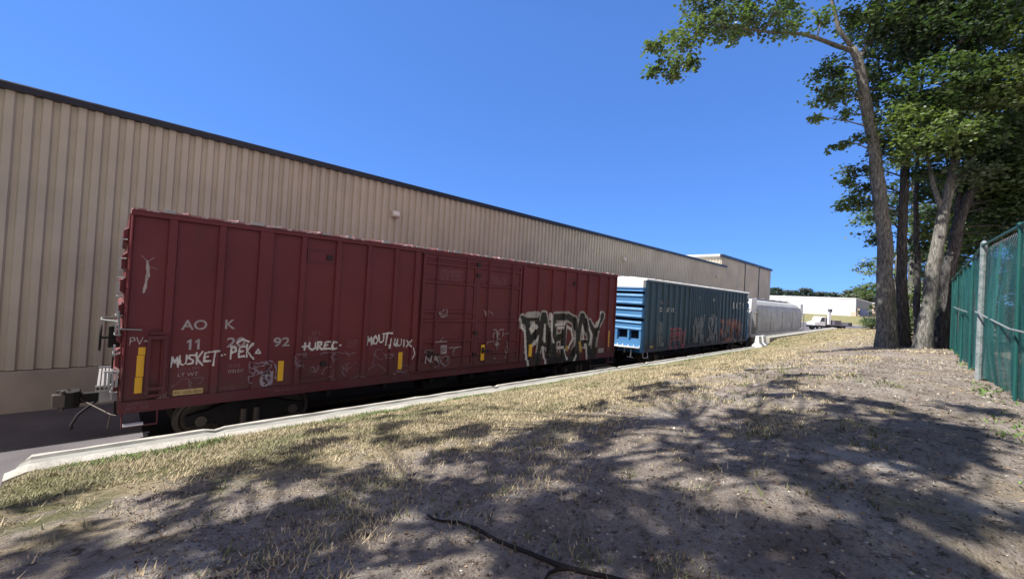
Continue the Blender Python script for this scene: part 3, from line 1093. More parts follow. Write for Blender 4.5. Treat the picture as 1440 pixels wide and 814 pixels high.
for k in range(7):
    b.box(4.2 + k * 1.7, 4.32 + k * 1.7, .12, W - .12, .78, ZB + .02)
b.box(7.6, 8.6, .55, 1.1, .5, .9); b.tube([(9.4, .8, .62), (10.6, .8, .62)], .2, 12)
b.build('centre_sill', M['black_iron'], red)

def surf_red(x):
    x = np.asarray(x, float)
    s = np.full(x.shape, SH)
    for xa, xb in POSTS:
        s = np.where((x >= xa - .001) & (x <= xb + .001), 0.0, s)
    s = np.where((x >= DOOR[0][0]) & (x <= DOOR[1][1]), -.034, s)
    return s

# reflective strips
YEL = [(.225, .345, 1.33, 1.655), (.235, .355, 1.665, 2.10), (.25, .365, 2.11, 2.26), (2.93, 3.06, 1.31, 1.80), (6.32, 6.46, 1.32, 1.83), (9.60, 9.77, 1.38, 1.93), (12.28, 12.47, 1.33, 1.82), (18.2, 18.32, 1.45, 2.25)]
for xa, xb, za, zb in YEL:
    b = MB()
    yb = float(np.min(surf_red(np.array([xa, xb, (xa + xb) / 2]))))
    b.box(xa, xb, yb - .010, yb - .004, za, zb)
    b.build('reflector_strip', M['yellow'], red)
b = MB(); b.box(.86, 1.40, SH - .012, SH - .003, 1.20, 1.32)
tp = b.build('placard', M['tan_plate'], red)
faint_rows(.89, 1.235, .48, .05, 1, tp, SH - .0135, M['maroon_low'], 1)

# painted reporting marks
LT = M['letter']
yl = SH - .004
text_mesh('lettering', 'AO', LT, red, .93, 2.60, .215, .47, yl, .018)
text_mesh('lettering', 'K', LT, red, 1.745, 2.61, .21, .20, yl, .018)
b = MB()
for ox in (1.05, 1.20):
    b.poly([(ox + .04, yl, 2.17), (ox + .085, yl, 2.17), (ox + .085, yl, 2.395), (ox + .05, yl, 2.395), (ox, yl, 2.35), (ox, yl, 2.31), (ox + .04, yl, 2.335)])
b.build('lettering', LT, red)
text_mesh('lettering', '20', LT, red, 1.80, 2.19, .22, .38, yl, .018)
text_mesh('lettering', '92', LT, red, 2.79, 2.155, .225, .38, yl, .018)
text_mesh('lettering', 'LD LMT', M['letter_dim'], red, .93, 1.72, .075, .40, yl)
text_mesh('lettering', 'LT WT', LT, red, .93, 1.60, .075, .36, yl)
faint_rows(1.82, 1.72, .36, .07, 1, red, yl, M['letter_dim'], 2)
faint_rows(1.86, 1.60, .30, .065, 1, red, yl, LT, 3)
faint_rows(1.72, 1.26, .36, .035, 3, red, yl, M['letter_dim'], 4)
faint_rows(2.75, ZB + .12, .95, .045, 1, red, .008, M['letter_dim'], 5)
faint_rows(.10, 1.10, .42, .05, 2, red, .008, M['letter_dim'], 6)
faint_rows(7.66, 4.36, 1.0, .085, 3, red, .008, M['letter_dim'], 7)
faint_rows(9.95, 4.30, .85, .085, 3, red, .008, M['letter_dim'], 8)
faint_rows(3.60, 2.42, .34, .09, 2, red, yl, M['letter_dim'], 9)
faint_rows(4.66, 2.2, .34, .05, 3, red, yl, M['letter_dim'], 10)
faint_rows(6.28, 1.23, .20, .05, 1, red, yl, LT, 12)
faint_rows(17.36, 1.62, .40, .09, 2, red, yl, M['letter_dim'], 13)
b = MB(); b.box(17.32, 17.86, SH - .010, SH - .003, 1.20, 1.42)
b.build('placard', M['letter'], red)
b = MB(); b.box(7.85, 8.1, -.004, .0095, 1.70, 1.98); b.box(10.35, 10.5, -.004, .0095, 1.86, 2.1)
build_split(b, 'door_sticker', M['letter'], red)

# hand sprayed tags
rw = random.Random(11)
def tagfn(strokes, width, col, fade=0.0, seed=0.0):
    def fn(X, Z):
        d = seg_dist(X, Z, strokes)
        nz = fbm(X, Z, 9.0, seed)
        mask = d < width * (1 + .55 * nz)
        if fade:
            mask &= nz > -1.2 + fade
        rgb = np.ones(X.shape + (3,)) * np.array(col)
        return mask, rgb
    return fn
WHT_ = (0.62, 0.60, 0.58)
def add_tag(txt, x, z, w, h, wd, col=WHT_, slope=0.0, fade=0.0, extra=None):
    st = word(txt, x, z, w, h, .2, slope, rw) + (extra or [])
    xs0 = min(p[0] for s in st for p in s) - .05; xs1 = max(p[0] for s in st for p in s) + .05
    zs0 = min(p[1] for s in st for p in s) - .05; zs1 = max(p[1] for s in st for p in s) + .05
    paint('graffiti', xs0, xs1, zs0, zs1, .011, tagfn(st, wd * .86, col, fade, x), surf_red, red, lift=.005)
add_tag('.', .66, 1.80, .08, .09, .022)
add_tag('MUSKET.', .80, 1.82, .98, .20, .021, slope=.13)
add_tag('.PEK', 1.72, 1.93, .62, .24, .023, slope=.10, extra=[[(2.0, 2.28), (2.12, 2.36), (2.25, 2.3)]])
add_tag('^', 2.38, 2.02, .13, .14, .014)
add_tag('PV-', .10, 2.32, .32, .14, .010, (.40, .34, .34), fade=.3)
add_tag('+UREC.', 3.47, 2.03, 1.10, .19, .030, slope=.02)
add_tag('MOUT', 5.26, 2.10, .72, .22, .028, slope=.15)
add_tag('QUIX', 6.10, 2.05, .62, .20, .022, slope=-.15, extra=[[(6.8, 1.95), (6.86, 1.75), (6.78, 1.62)], [(6.0, 2.25), (5.98, 1.98)]])
add_tag('NA', 7.25, 1.46, .5, .20, .022, (.42, .38, .38), fade=.4)
add_tag('V', 9.65, 2.95, .2, .2, .02, (.3, .2, .2), fade=.4)
def scribble(x0, z0, w, h, n, wd, col, seed, fade=.7):
    r_ = random.Random(seed)
    st = []
    for _ in range(n):
        x, z = x0 + r_.random() * w, z0 + r_.random() * h
        a = r_.uniform(0, 6.28)
        s = [(x, z)]
        for k in range(r_.randint(6, 16)):
            a += r_.gauss(0, .55) + (.25 if seed % 2 else -.2)
            x += math.cos(a) * .06; z += math.sin(a) * .06
            x = min(max(x, x0), x0 + w); z = min(max(z, z0), z0 + h)
            s.append((x, z))
        st.append(s)
    paint('graffiti', x0 - .05, x0 + w + .05, z0 - .05, z0 + h + .05, .015, tagfn(st, wd, col, fade, seed * 3.1), surf_red, red, lift=.004)
scribble(2.3, 1.22, .6, .6, 7, .013, (.24, .19, .23), 1)
scribble(2.55, 1.25, .25, .35, 4, .028, (.33, .29, .33), 2, .8)
scribble(3.3, 1.2, 1.0, .75, 9, .011, (.20, .14, .17), 3)
scribble(4.3, 1.2, 1.6, .75, 12, .010, (.19, .12, .14), 4)
scribble(5.9, 1.2, .8, .6, 5, .012, (.20, .13, .15), 5)
scribble(7.2, 1.3, 1.0, .6, 8, .018, (.20, .14, .16), 6)
scribble(7.6, 2.1, .7, .25, 3, .022, (.26, .19, .20), 7, .8)
scribble(8.1, 1.4, .6, .5, 3, .020, (.30, .23, .24), 8, .7)
scribble(9.9, 1.4, 1.1, .9, 6, .020, (.22, .15, .16), 9, .8)
scribble(10.1, 2.15, .7, .3, 3, .022, (.30, .22, .22), 10, .8)
scribble(7.5, 2.9, .5, .25, 2, .02, (.24, .15, .16), 11, .8)
scribble(9.7, 2.85, .4, .25, 2, .02, (.27, .18, .19), 12, .7)
scribble(.5, 1.2, 1.4, .35, 4, .008, (.19, .12, .13), 13)
# pale scrape high on the first panel
paint('scrape', .10, .62, 3.3, 4.3, .012, tagfn([[(.30, 4.0), (.315, 3.75), (.29, 3.5), (.27, 3.38)], [(.31, 3.95), (.33, 3.7)]], .022, (.40, .34, .33), .4, 3), surf_red, red, lift=.005)
paint('scrape', .10, .62, 3.3, 4.3, .012, tagfn([[(.20, 4.12), (.30, 4.0), (.40, 4.1)], [(.36, 3.9), (.47, 3.86)]], .007, (.26, .16, .17), .4, 4), surf_red, red, lift=.004)

# the large silver and black piece
BLK=  [[[11.74,2.82],[12.14,2.68],[12.23,1.95],[12.27,1.12]],[[12.15,2.89],[12.63,2.91],[12.82,2.57],[12.68,2.26],[12.31,1.95]],[[13.07,2.96],[12.99,2.28],[12.78,1.09]],[[13.16,2.96],[13.41,2.28],[13.64,0.99]],[[13.02,1.82],[13.51,1.82]],[[13.83,2.91],[14.48,2.93]],[[13.83,2.89],[13.96,1.0]],[[13.91,2.01],[14.42,2.06]],[[13.93,1.02],[14.54,1.06]],[[14.76,2.94],[15.23,2.78],[15.52,2.23],[15.5,1.64],[15.13,1.0],[14.36,0.98]],[[14.54,2.52],[14.49,1.68],[14.61,1.03]],[[15.83,2.96],[15.69,2.23],[15.53,0.89]],[[15.94,2.96],[16.41,2.09],[16.73,0.89]],[[15.67,1.71],[16.51,1.72]],[[16.46,2.66],[16.99,2.16],[16.87,1.01]],[[17.6,2.99],[16.98,2.2]]]
WHT=  [[[12.32,2.44],[12.46,2.63],[12.64,2.52],[12.38,2.33]],[[12.09,2.99],[12.62,3.0]],[[12.8,2.15],[12.51,1.77]],[[13.22,2.57],[13.24,1.92]],[[13.15,1.67],[13.33,0.9]],[[13.52,3.04],[13.66,2.16],[13.86,1.86]],[[13.95,2.58],[14.47,2.63]],[[14.14,2.45],[14.42,2.46]],[[14.19,1.59],[14.46,1.61]],[[14.74,2.5],[15.07,2.39],[15.24,1.96],[14.89,1.51]],[[15.94,2.5],[16.06,1.94]],[[16.19,1.65],[16.32,1.0]],[[16.36,2.62],[16.73,2.08],[16.59,1.64]],[[17.43,3.16],[17.04,2.45]],[[11.99,2.31],[12.19,1.09],[12.26,0.88]],[[11.62,2.82],[11.66,2.55],[11.99,2.34]],[[15.47,1.21],[15.21,0.84]],[[14.79,1.1],[14.57,1.49]]]
YLW=  [[[15.8,1.75],[15.9,1.39]],[[14.85,1.52],[14.81,1.59]]]
def piece(X, Z):
    nz = fbm(X, Z, 4.0, 2.0)
    n2 = fbm(X, Z, 13.0, 5.0)
    db = seg_dist(X, Z, BLK)
    dw = seg_dist(X, Z, WHT)
    dy = seg_dist(X, Z, YLW)
    fade = np.clip((1.5 - Z) / .6, 0, 1)
    outer = db < .235 + .02 * n2
    black = db < .150 + .012 * n2
    wht = (dw < .062 + .02 * n2)
    rgb = np.zeros(X.shape + (3,))
    silver = np.array((.47, .46, .44))
    rgb[:] = silver * (0.75 + .25 * nz)[..., None]
    low = Z < 1.45 + .25 * nz
    rgb[low] = np.array((.045, .04, .036))
    rgb[black] = np.array((.016, .014, .014))
    gl = black & (n2 + nz > .75)
    rgb[gl] = np.array((.11, .10, .09))
    rgb[wht] = silver * 1.25
    cap = (seg_dist(X, Z, [WHT[1]]) < .11 + .02 * n2)
    rgb[cap] = silver * .8
    y_ = dy < .085 + .03 * n2
    rgb[y_] = np.array((.50, .33, .07))
    mask = (outer | wht | y_) & (Z > .965)
    mask &= ~((fade > .3) & (~black) & (~wht) & (n2 + .6 * nz > .55))
    return mask, np.clip(rgb, .01, 1)
paint('graffiti', 11.45, 18.0, .97, 3.35, .022, piece, surf_red, red, lift=.006)

# ------------------------------------------------------------------ blue boxcar
B0 = 21.16
LB = 18.72
blue = thing('boxcar', 'faded blue boxcar with white roof edge, second on the siding behind the maroon one', 'railway car', (B0, 11.141, 0), 0, 'railway cars standing on the siding')
blue.scale = (0.961, 1, 1)
b = MB(); b.box(0, LB, SH, W - SH, ZB + .2, ZT - .14)
b.build('body', M['blue_side'], blue)
b = MB(); b.box(0, LB, 0.012, .24, ZB, ZB + .197); b.box(0, LB, W - .24, W - .012, ZB, ZB + .197)
build_split(b, 'side_sill', M['blue_side'], blue, bevel=.008)
b = MB(); b.box(0, LB, -.01, .14, ZT - .137, ZT - .06); b.box(0, LB, W - .14, W + .01, ZT - .137, ZT - .06)
build_split(b, 'eave_rail', M['blue_side'], blue)
b = MB()
for k in range(20):
    xa, xb = LB * k / 20, LB * (k + 1) / 20
    b.extrude_profile([(-.03, ZT - .058), (-.03, ZT + .02), (W / 2, ZT + .16), (W + .03, ZT + .02), (W + .03, ZT - .058)], xa + .02, xb - .02, 'x')
    b.extrude_profile([(-.05, ZT - .058), (-.05, ZT + .05), (W / 2, ZT + .2), (W + .05, ZT + .05), (W + .05, ZT - .058)], xb - .019, xb + (.019 if k < 19 else 0), 'x')
b.build('roof', M['white'], blue)
BP = [(x, x + .2) for x in (0.02, .66, 1.43, 2.23, 3.03, 3.83, 4.63, 5.43, 6.15, 11.75, 12.4, 13.2, 14.0, 14.8, 15.6, 16.4, 17.2, 18.0)]
for xa, xb in BP:
    b = MB(); hat_post(b, xa, xb + .04, ZB + .2, ZT - .14, y0=-.02)
    b.build('side_post', M['blue_side'], blue)
for xa, xb in ((6.63, 9.13), (9.21, 11.62)):
    b = MB(); b.box(xa, xb, .012, SH + .02, ZB + .24, ZT - .18)
    d = b.build('sliding_door', M['blue_side'], blue)
    for k in range(8):
        xx = xa + .12 + (xb - xa - .24) * k / 7
        rb = MB(); rb.box(xx - .035, xx + .035, -.03, .011, ZB + .3, ZT - .24)
        rb.build('door_rib', M['blue_side'], d)
b = MB(); b.box(9.135, 9.205, -.01, SH, ZB + .24, ZT - .18); b.box(6.5, 6.58, 0, SH, ZB + .24, ZT - .18); b.box(11.64, 11.7, 0, SH, ZB + .24, ZT - .18)
b.build('door_post', M['trim'], blue)

def blue_end(x, d):
    """deep horizontal corrugations: proud pressed panels with dark slots between, two openings above the platform"""
    def bx_(b, a0, a1, y0, y1, z0, z1):
        b.box(min(x + d * a0, x + d * a1), max(x + d * a0, x + d * a1), y0, y1, z0, z1)
    b = MB(); bx_(b, .0, .02, .04, W - .04, ZB, ZT - .15)
    e = b.build('end_wall', M['trim'], blue)  # dark back wall: the shade inside the slots is put into its colour
    for (z0, z1) in ((4.335, 4.56), (3.60, 4.20), (2.86, 3.44), (2.18, 2.68)):
        r_ = MB()
        h = z1 - z0
        r_.extrude_profile([(x + d * .022, z0), (x + d * .30, z0), (x + d * .33, z0 + h * .14), (x + d * .27, z0 + h * .30), (x + d * .27, z0 + h * .62), (x + d * .33, z0 + h * .80), (x + d * .26, z1), (x + d * .022, z1)], .03, W - .03, 'y')
        r_.build('end_rib', M['blue'], e, bevel=.015)
    b = MB()
    bx_(b, .022, .30, .03, W - .03, ZB + .02, 1.60)
    for ya, yb in ((.03, .16), (.74, .86), (1.5, W - .03)):
        bx_(b, .022, .29, ya, yb, 1.602, 2.178)
    bx_(b, .022, .20, .16, 1.5, 1.602, 1.70)
    b.build('lower_panel', M['blue'], e, bevel=.01)
    b = MB(); bx_(b, -.1, .30, .02, W - .02, 4.565, ZT - .06)
    b.build('end_cap', M['white'], e, bevel=.01)
    b = MB(); bx_(b, .30, .62, .05, W - .05, 1.20, 1.26)
    for k in range(9):
        bx_(b, .31, .35, .05 + k * .34, .09 + k * .34, 1.26, 1.36)
    b.build('end_platform', M['white'], blue)
    b = MB()
    b.tube([(x + d * .36, .55, 1.2), (x + d * .38, .55, .66)], .035, 6); b.tube([(x + d * .36, .95, 1.2), (x + d * .38, .95, .9)], .03, 6)
    b.tube([(x + d * .38, .40, .68), (x + d * .38, .75, .68)], .03, 6)
    b.build('end_step', M['white'], blue)
    b = MB()
    for k in range(4):
        b.tube([(x + d * .28, 2.3, 1.9 + k * .55), (x + d * .40, 2.3, 1.9 + k * .55), (x + d * .40, 2.75, 1.9 + k * .55), (x + d * .28, 2.75, 1.9 + k * .55)], .016, 6)
    b.build('ladder', M['white'], blue)
blue_end(0, -1)
blue_end(LB, 1)
b = MB(); b.box(-.005, .10, .0, .10, ZB, ZT - .14)
build_split(b, 'corner_post', M['blue'], blue)
M['letter_hi'] = new_mat('white_lettering', (0.62, 0.62, 0.62), 0.6)
def surf_blue(x):
    x = np.asarray(x, float)
    s = np.full(x.shape, SH)
    for xa, xb in BP:
        s = np.where((x >= xa - .001) & (x <= xb + .041), -.02, s)
    return np.where((x >= 6.5) & (x <= 11.7), -.03, s)
for k, ch in enumerate('BKTY'):
    text_mesh('lettering', ch, M['letter_hi'], blue, 14.68 + k * .8, 3.66, .5, .36, -.026, .01)
faint_rows(1.72, 4.5, .3, .18, 1, blue, -.026, M['letter'], 20, 1.0)
faint_rows(1.72, 3.72, .42, .18, 1, blue, -.026, M['letter'], 21, .8)
faint_rows(2.52, 3.72, .42, .18, 1, blue, -.026, M['letter_dim'], 22, .8)
for k in range(3):
    faint_rows(1.72 + .8 * k, 3.26, .40, .24, 1, blue, -.026, M['letter_hi'], 23 + k, .7)
faint_rows(7.7, 4.14, .42, .2, 1, blue, -.034, M['letter_hi'], 30, .9)
faint_rows(10.3, 4.12, .42, .2, 1, blue, -.034, M['letter_hi'], 31, .9)
faint_rows(7.9, 2.6, .5, .2, 2, blue, -.034, M['letter_dim'], 32, .9)
b = MB(); b.box(.72, 1.15, -.030, -.022, 1.20, 1.32)
b.build('placard', M['tan_plate'], blue)
b = MB()
b.poly([(0, 0, 0)] * 3) if False else None
faint_rows(.5, 4.75, 1.3, .10, 1, blue, .001, M['letter_dim'], 34)
blue.children[-1].name = 'stencil_rows'

def blue_art(strokes, col, edge, wd, seed):
    def fn(X, Z):
        n = fbm(X, Z, 5, seed)
        d = seg_dist(X, Z, strokes)
        mask = (d < wd + .05 * n) & (n > -.55)
        rgb = np.ones(X.shape + (3,)) * np.array(edge)
        rgb[d < wd * .55] = np.array(col)
        return mask, rgb
    return fn
def barr(txt, x, z, w, h, col, edge, wd, seed):
    st = word(txt, x, z, w, h, .15)
    paint('graffiti', x - .3, x + w + .4, max(z - .3, ZB + .02), z + h + .3, .035, blue_art(st, col, edge, wd, seed), surf_blue, blue, .006)
barr('PFY', 3.4, 1.15, 2.3, .95, (.10, .085, .09), (.46, .10, .17), .17, 1)
barr('OMK', 6.9, 1.35, 1.9, 1.5, (.07, .08, .09), (.25, .26, .27), .11, 2)
barr('SKA', 9.5, 1.3, 1.8, 1.6, (.06, .07, .08), (.27, .27, .28), .11, 3)
barr('ROMA', 12.0, 1.2, 5.2, 1.5, (.30, .17, .13), (.33, .12, .15), .15, 4)
barr('WXN', 12.6, 1.1, 4.6, 1.2, (.16, .2, .22), (.28, .22, .2), .12, 5)
barr('IL', 1.6, 1.3, .9, 1.3, (.22, .24, .25), (.16, .2, .22), .09, 6)
coupler(blue, 0, -1)
coupler(blue, LB, 1)
bogie(blue, 2.45)
bogie(blue, LB - 2.45)
b = MB(); b.box(-.05, LB + .05, W / 2 - .18, W / 2 + .18, .62, ZB + .04)
for k in range(7):
    b.box(4.2 + k * 1.7, 4.32 + k * 1.7, .12, W - .12, .78, ZB + .02)
b.build('centre_sill', M['black_iron'], blue)
b = MB()
b.tube([(.06, .05, ZB), (.06, .02, .66), (.6, .02, .66), (.6, .05, ZB)], .02, 6)
b.build('corner_step', M['white'], blue)

# ------------------------------------------------------------------ covered hopper
HX = 42.03
hop = thing('covered_hopper', 'grey and white covered hopper car with rounded top, farthest on the siding', 'railway car', (HX, 11.141, 0), 0, 'railway cars standing on the siding')
hop.scale = (0.957, 1, 1)
LH = 18.4
prof = [(.20, 1.45), (.06, 1.9), (.0, 2.6), (.0, 3.3), (.06, 3.75), (.20, 4.12), (.48, 4.42), (.95, 4.62), (W / 2, 4.70)]
prof = prof + [(W - y_, z_) for y_, z_ in prof[-2::-1]]
b = MB()
nx_ = 26
for i in range(nx_ + 1):
    x = LH * i / nx_
    for (y, z) in prof:
        yy = y
        b.v.append((x, yy, z))
K = len(prof)
for i in range(nx_):
    for k in range(K):
        k2 = (k + 1) % K
        b.f.append((i * K + k, (i + 1) * K + k, (i + 1) * K + k2, i * K + k2)); b.m.append(0)
b.f.append(tuple(range(K))); b.f.append(tuple(nx_ * K + k for k in range(K))[::-1]); b.m += [0, 0]
b.build('body', M['hopper'], hop)
b = MB(); b.box(-1.9, LH + 1.9, -.03, .12, 1.22, 1.46); b.box(-1.9, LH + 1.9, W - .12, W + .03, 1.22, 1.46)
b.box(-1.95, LH + 1.95, W / 2 - .2, W / 2 + .2, .9, 1.3)
build_split(b, 'side_sill', M['hopper'], hop)
b = MB()
for k in range(5):
    xk = .05 + k * (LH - .2) / 4
    b.box(xk, xk + .10, -.03, .03, 1.75, 3.65)
b.box(0, LH, -.02, .22, 1.44, 1.56)
b.build('side_rib', M['hopper'], hop)
b = MB()
for k in range(4):
    xc = 2.4 + k * 4.5
    n = len(b.v)
    b.v += [(xc - 2.1, .3, 1.45), (xc + 2.1, .3, 1.45), (xc + 2.1, W - .3, 1.45), (xc - 2.1, W - .3, 1.45), (xc - .4, 1.1, .45), (xc + .4, 1.1, .45), (xc + .4, W - 1.1, .45), (xc - .4, W - 1.1, .45)]
    for q in ((0, 1, 5, 4), (1, 2, 6, 5), (2, 3, 7, 6), (3, 0, 4, 7), (4, 5, 6, 7)):
        b.f.append(tuple(n + i for i in q)); b.m.append(0)
b.build('discharge_hopper', M['hopper'], hop)
for d, x0 in ((-1, 0), (1, LH)):
    b = MB()
    b.extrude_profile([(x0, 4.64), (x0 + d * 1.5, 4.60), (x0 + d * 1.55, 4.4), (x0 + d * 1.55, 3.35), (x0, 2.0)], .12, W - .12, 'y')
    b.build('slope_end', M['white'], hop, bevel=.02)
    b = MB()
    for yy in (.02, W - .10):
        b.box(min(x0 + d * 1.78, x0 + d * 1.88), max(x0 + d * 1.78, x0 + d * 1.88), yy, yy + .08, 1.46, 3.5)
        b.box(min(x0 + d * .0, x0 + d * 1.88), max(x0 + d * 0, x0 + d * 1.88), yy, yy + .08, 3.4, 3.52)
    b.box(min(x0 + d * 1.8, x0 + d * 1.86), max(x0 + d * 1.8, x0 + d * 1.86), .5, .58, 1.46, 4.5)
    b.box(min(x0 + d * 1.3, x0 + d * 1.88), max(x0 + d * 1.3, x0 + d * 1.88), 0, W, 1.30, 1.48)
    for k in range(8):
        b.tube([(x0 + d * 1.84, .06, 1.6 + k * .36), (x0 + d * 1.84, .54, 1.6 + k * .36)], .02, 5)
    b.build('end_frame', M['white'], hop)
    b = MB(); b.box(min(x0 + d * .3, x0 + d * 1.0), max(x0 + d * .3, x0 + d * 1.0), .8, 1.5, 1.5, 2.0)
    b.build('brake_cylinder', M['white'], hop)
b = MB(); b.box(.3, LH - .3, W / 2 - .5, W / 2 + .5, 4.71, 4.76)
for k in range(6):
    b.box(1.2 + k * 3, 2.4 + k * 3, W / 2 - .3, W / 2 + .3, 4.76, 4.84)
b.build('roof_walk', M['galv'], hop)
coupler(hop, -1.95, -1, length=.6)
coupler(hop, LH + 1.95, 1, length=.6)
bogie(hop, -.3)
bogie(hop, LH + .3)

# ------------------------------------------------------------------ far buildings and truck
M['white_wall'] = new_mat('white_wall_paint', (0.74, 0.75, 0.77), 0.6)
m = M['white_wall']
L(m, ramp(m, noise_tex(m, .2, 5, .6), [(.3, (.64, .65, .66)), (.7, (.78, .79, .80))]), m.node_tree.nodes['Principled BSDF'].inputs['Base Color'])
M['bluepaint'] = new_mat('blue_band', (0.03, 0.10, 0.36), 0.5)
M['graywall'] = new_mat('grey_wall', (0.22, 0.24, 0.28), 0.7)
M['beige'] = new_mat('beige_wall', (0.55, 0.45, 0.36), 0.8)
wb = thing('white_warehouse', 'low long white building with blue shopfront band beyond the parking lot', 'building', (238.1, 24.5, 2.75))
b = MB(); b.box(0, 63, 0, 92, 0, 7.9)
b.build('wall', M['white_wall'], wb)
b = MB(); b.box(-.15, 66.1, -.15, 92.1, 7.905, 8.35)
b.build('roof', M['white_wall'], wb)
b = MB(); b.box(.2, 66, -.25, -.02, 3.9, 7.9)
b.build('front_panel', M['graywall'], wb)
b = MB(); b.box(14, 64, -.35, -.02, .6, 3.85)
b.build('blue_band', M['bluepaint'], wb)
b = MB(); b.box(3, 13, -.3, -.02, .2, 3.85)
b.build('window', M['glass'], wb)
b = MB(); b.box(-.02, .3, -.3, 1.6, .0, 2.2)
b.build('door', M['beige'], wb)
for yy, zz in ((40, 8.36), (62, 8.36)):
    b = MB(); b.box(20, 24, yy, yy + 3, zz, zz + 1.1)
    b.build('rooftop_unit', M['graywall'], wb)
bb = thing('annex_building', 'small beige building just right of the white warehouse', 'building', (307.8, 3.8, 3.0))
b = MB(); b.box(0, 20, 0, 28, 0, 7.4); b.build('wall', M['beige'], bb)
b = MB(); b.box(-.4, 20.4, -.4, 28.4, 7.405, 8.0); b.build('roof', M['white_wall'], bb)
b = MB(); b.box(-.08, -.01, 6, 9, 1, 3.2); b.box(-.08, -.01, 14, 17, 1, 3.2); build_split(b, 'window', M['glass'], bb)

tk = thing('flatbed_truck', 'white-cabbed flatbed truck with an upright mast parked on the far lot', 'truck', (113.6, 16.5, -.10), math.atan2(.697, -.717))
tk.scale = (1.3, 1.3, 1.3)
M['cabwhite'] = new_mat('truck_white', (0.75, 0.74, 0.73), 0.3, spec=.6)
M['bedgrey'] = weathered('truck_bed_grey', (0.12, 0.11, 0.13), (0.2, 0.14, 0.12), .6, 2)
b = MB(); b.extrude_profile([(.9, .75), (2.75, .75), (2.8, 1.25), (1.95, 1.45), (1.65, 2.25), (.9, 2.3)], -.95, .95, 'y')
cb = b.build('cab', M['cabwhite'], tk, bevel=.06)
b = MB(); b.extrude_profile([(1.10, 1.5), (1.86, 1.5), (1.62, 2.12), (1.10, 2.14)], -.965, .965, 'y'); b.build('window', M['glass'], cb)
b = MB(); b.box(-2.9, .85, -1.0, 1.0, .85, 1.02); b.box(-2.9, -2.8, -1, 1, 1.02, 1.5); b.box(.7, .8, -1, 1, 1.02, 2.1)
b.build('flatbed', M['bedgrey'], tk)
b = MB(); b.box(-2.9, 2.6, -.4, .4, .45, .84); b.box(2.6, 2.85, -.95, .95, .45, .7); b.build('chassis', M['black_iron'], tk)
for x in (-1.9, 1.9):
    for y in (-.95, .68):
        b = MB()
        b.tube([(x, y, .42), (x, y + .27, .42)], .42, 18); w_ = b.build('wheel', M['rubber'], tk)
        b = MB(); b.tube([(x, y - .01, .42), (x, y + .28, .42)], .2, 12); b.build('rim', M['galv'], w_)
b = MB(); b.box(-.55, -.2, -.18, .18, 1.03, 3.1); b.build('mast', M['cabwhite'], tk)
b = MB(); b.box(-.7, -.25, -.22, .22, 3.11, 3.65); b.build('mast_head', M['bedgrey'], tk)
b = MB(); b.box(-1.9, -.8, -.7, .7, 1.03, 1.75); b.build('cargo_box', M['bedgrey'], tk)
def drum(x, y, label):
    t = thing('drum', label, 'barrel', (x, y, -.1), 0, 'dark drums standing on the far lot')
    b = MB(); b.tube([(0, 0, 0), (0, 0, 1.15)], .48, 16); b.build('barrel', M['rubber'], t)
    b = MB()
    for z in (.03, .4, .78, 1.13):
        b.tube([(0, 0, z - .015), (0, 0, z + .015)], .50, 16)
    b.build('hoop', M['bedgrey'], t)
drum(164.5, 20.0, 'dark drum on the far lot, nearer to the flatbed truck')
drum(167.5, 18.4, 'dark drum on the far lot, farther right of the flatbed truck')

# ------------------------------------------------------------------ fence with green windscreen
FP = [(2.02, -1.29), (4.5, -1.17), (6.98, -1.03), (9.26, -0.88), (11.44, -0.65), (13.74, -0.63), (16.13, -0.57), (18.51, -0.53), (21.0, -0.48), (23.58, -0.43), (26.26, -0.4), (28.93, -0.38)]
M['screen'] = bpy.data.materials.new('green_windscreen_fabric')
M['screen'].use_nodes = True
m = M['screen']
p = m.node_tree.nodes['Principled BSDF']
L(m, ramp(m, noise_tex(m, 2.0, 5, .6, stretch=(4.0, 4.0, .22)), [(.32, (.004, .030, .038)), (.52, (.018, .085, .085)), (.68, (.06, .19, .175))]), p.inputs['Base Color'])
p.inputs['Roughness'].default_value = .55
trn = N(m, 'ShaderNodeBsdfTransparent')
tl = N(m, 'ShaderNodeBsdfTranslucent'); tl.inputs[0].default_value = (.03, .30, .23, 1)
m1 = N(m, 'ShaderNodeMixShader'); m1.inputs[0].default_value = .35
L(m, p.outputs[0], m1.inputs[1]); L(m, tl.outputs[0], m1.inputs[2])
m2 = N(m, 'ShaderNodeMixShader')
hol = ramp(m, noise_tex(m, 2.2, 7, .75, stretch=(2.6, 2.6, .5)), [(.42, (.05,) * 3), (.60, (.60,) * 3)])
L(m, hol, m2.inputs[0]); L(m, m1.outputs[0], m2.inputs[1]); L(m, trn.outputs[0], m2.inputs[2])
L(m, m2.outputs[0], m.node_tree.nodes['Material Output'].inputs[0])
M['green_post'] = weathered('green_post_paint', (.012, .085, .075), (.05, .09, .08), .5, 4)
M['grey_post'] = weathered('weathered_grey_post', (.26, .28, .28), (.06, .12, .11), .6, 7, .42, .56, streak=False, amount=.9)
fe = thing('screened_fence', 'tall green screened chain link fence running behind the trees on the right', 'fence', (0, 0, 0))
TOPF = 5.10
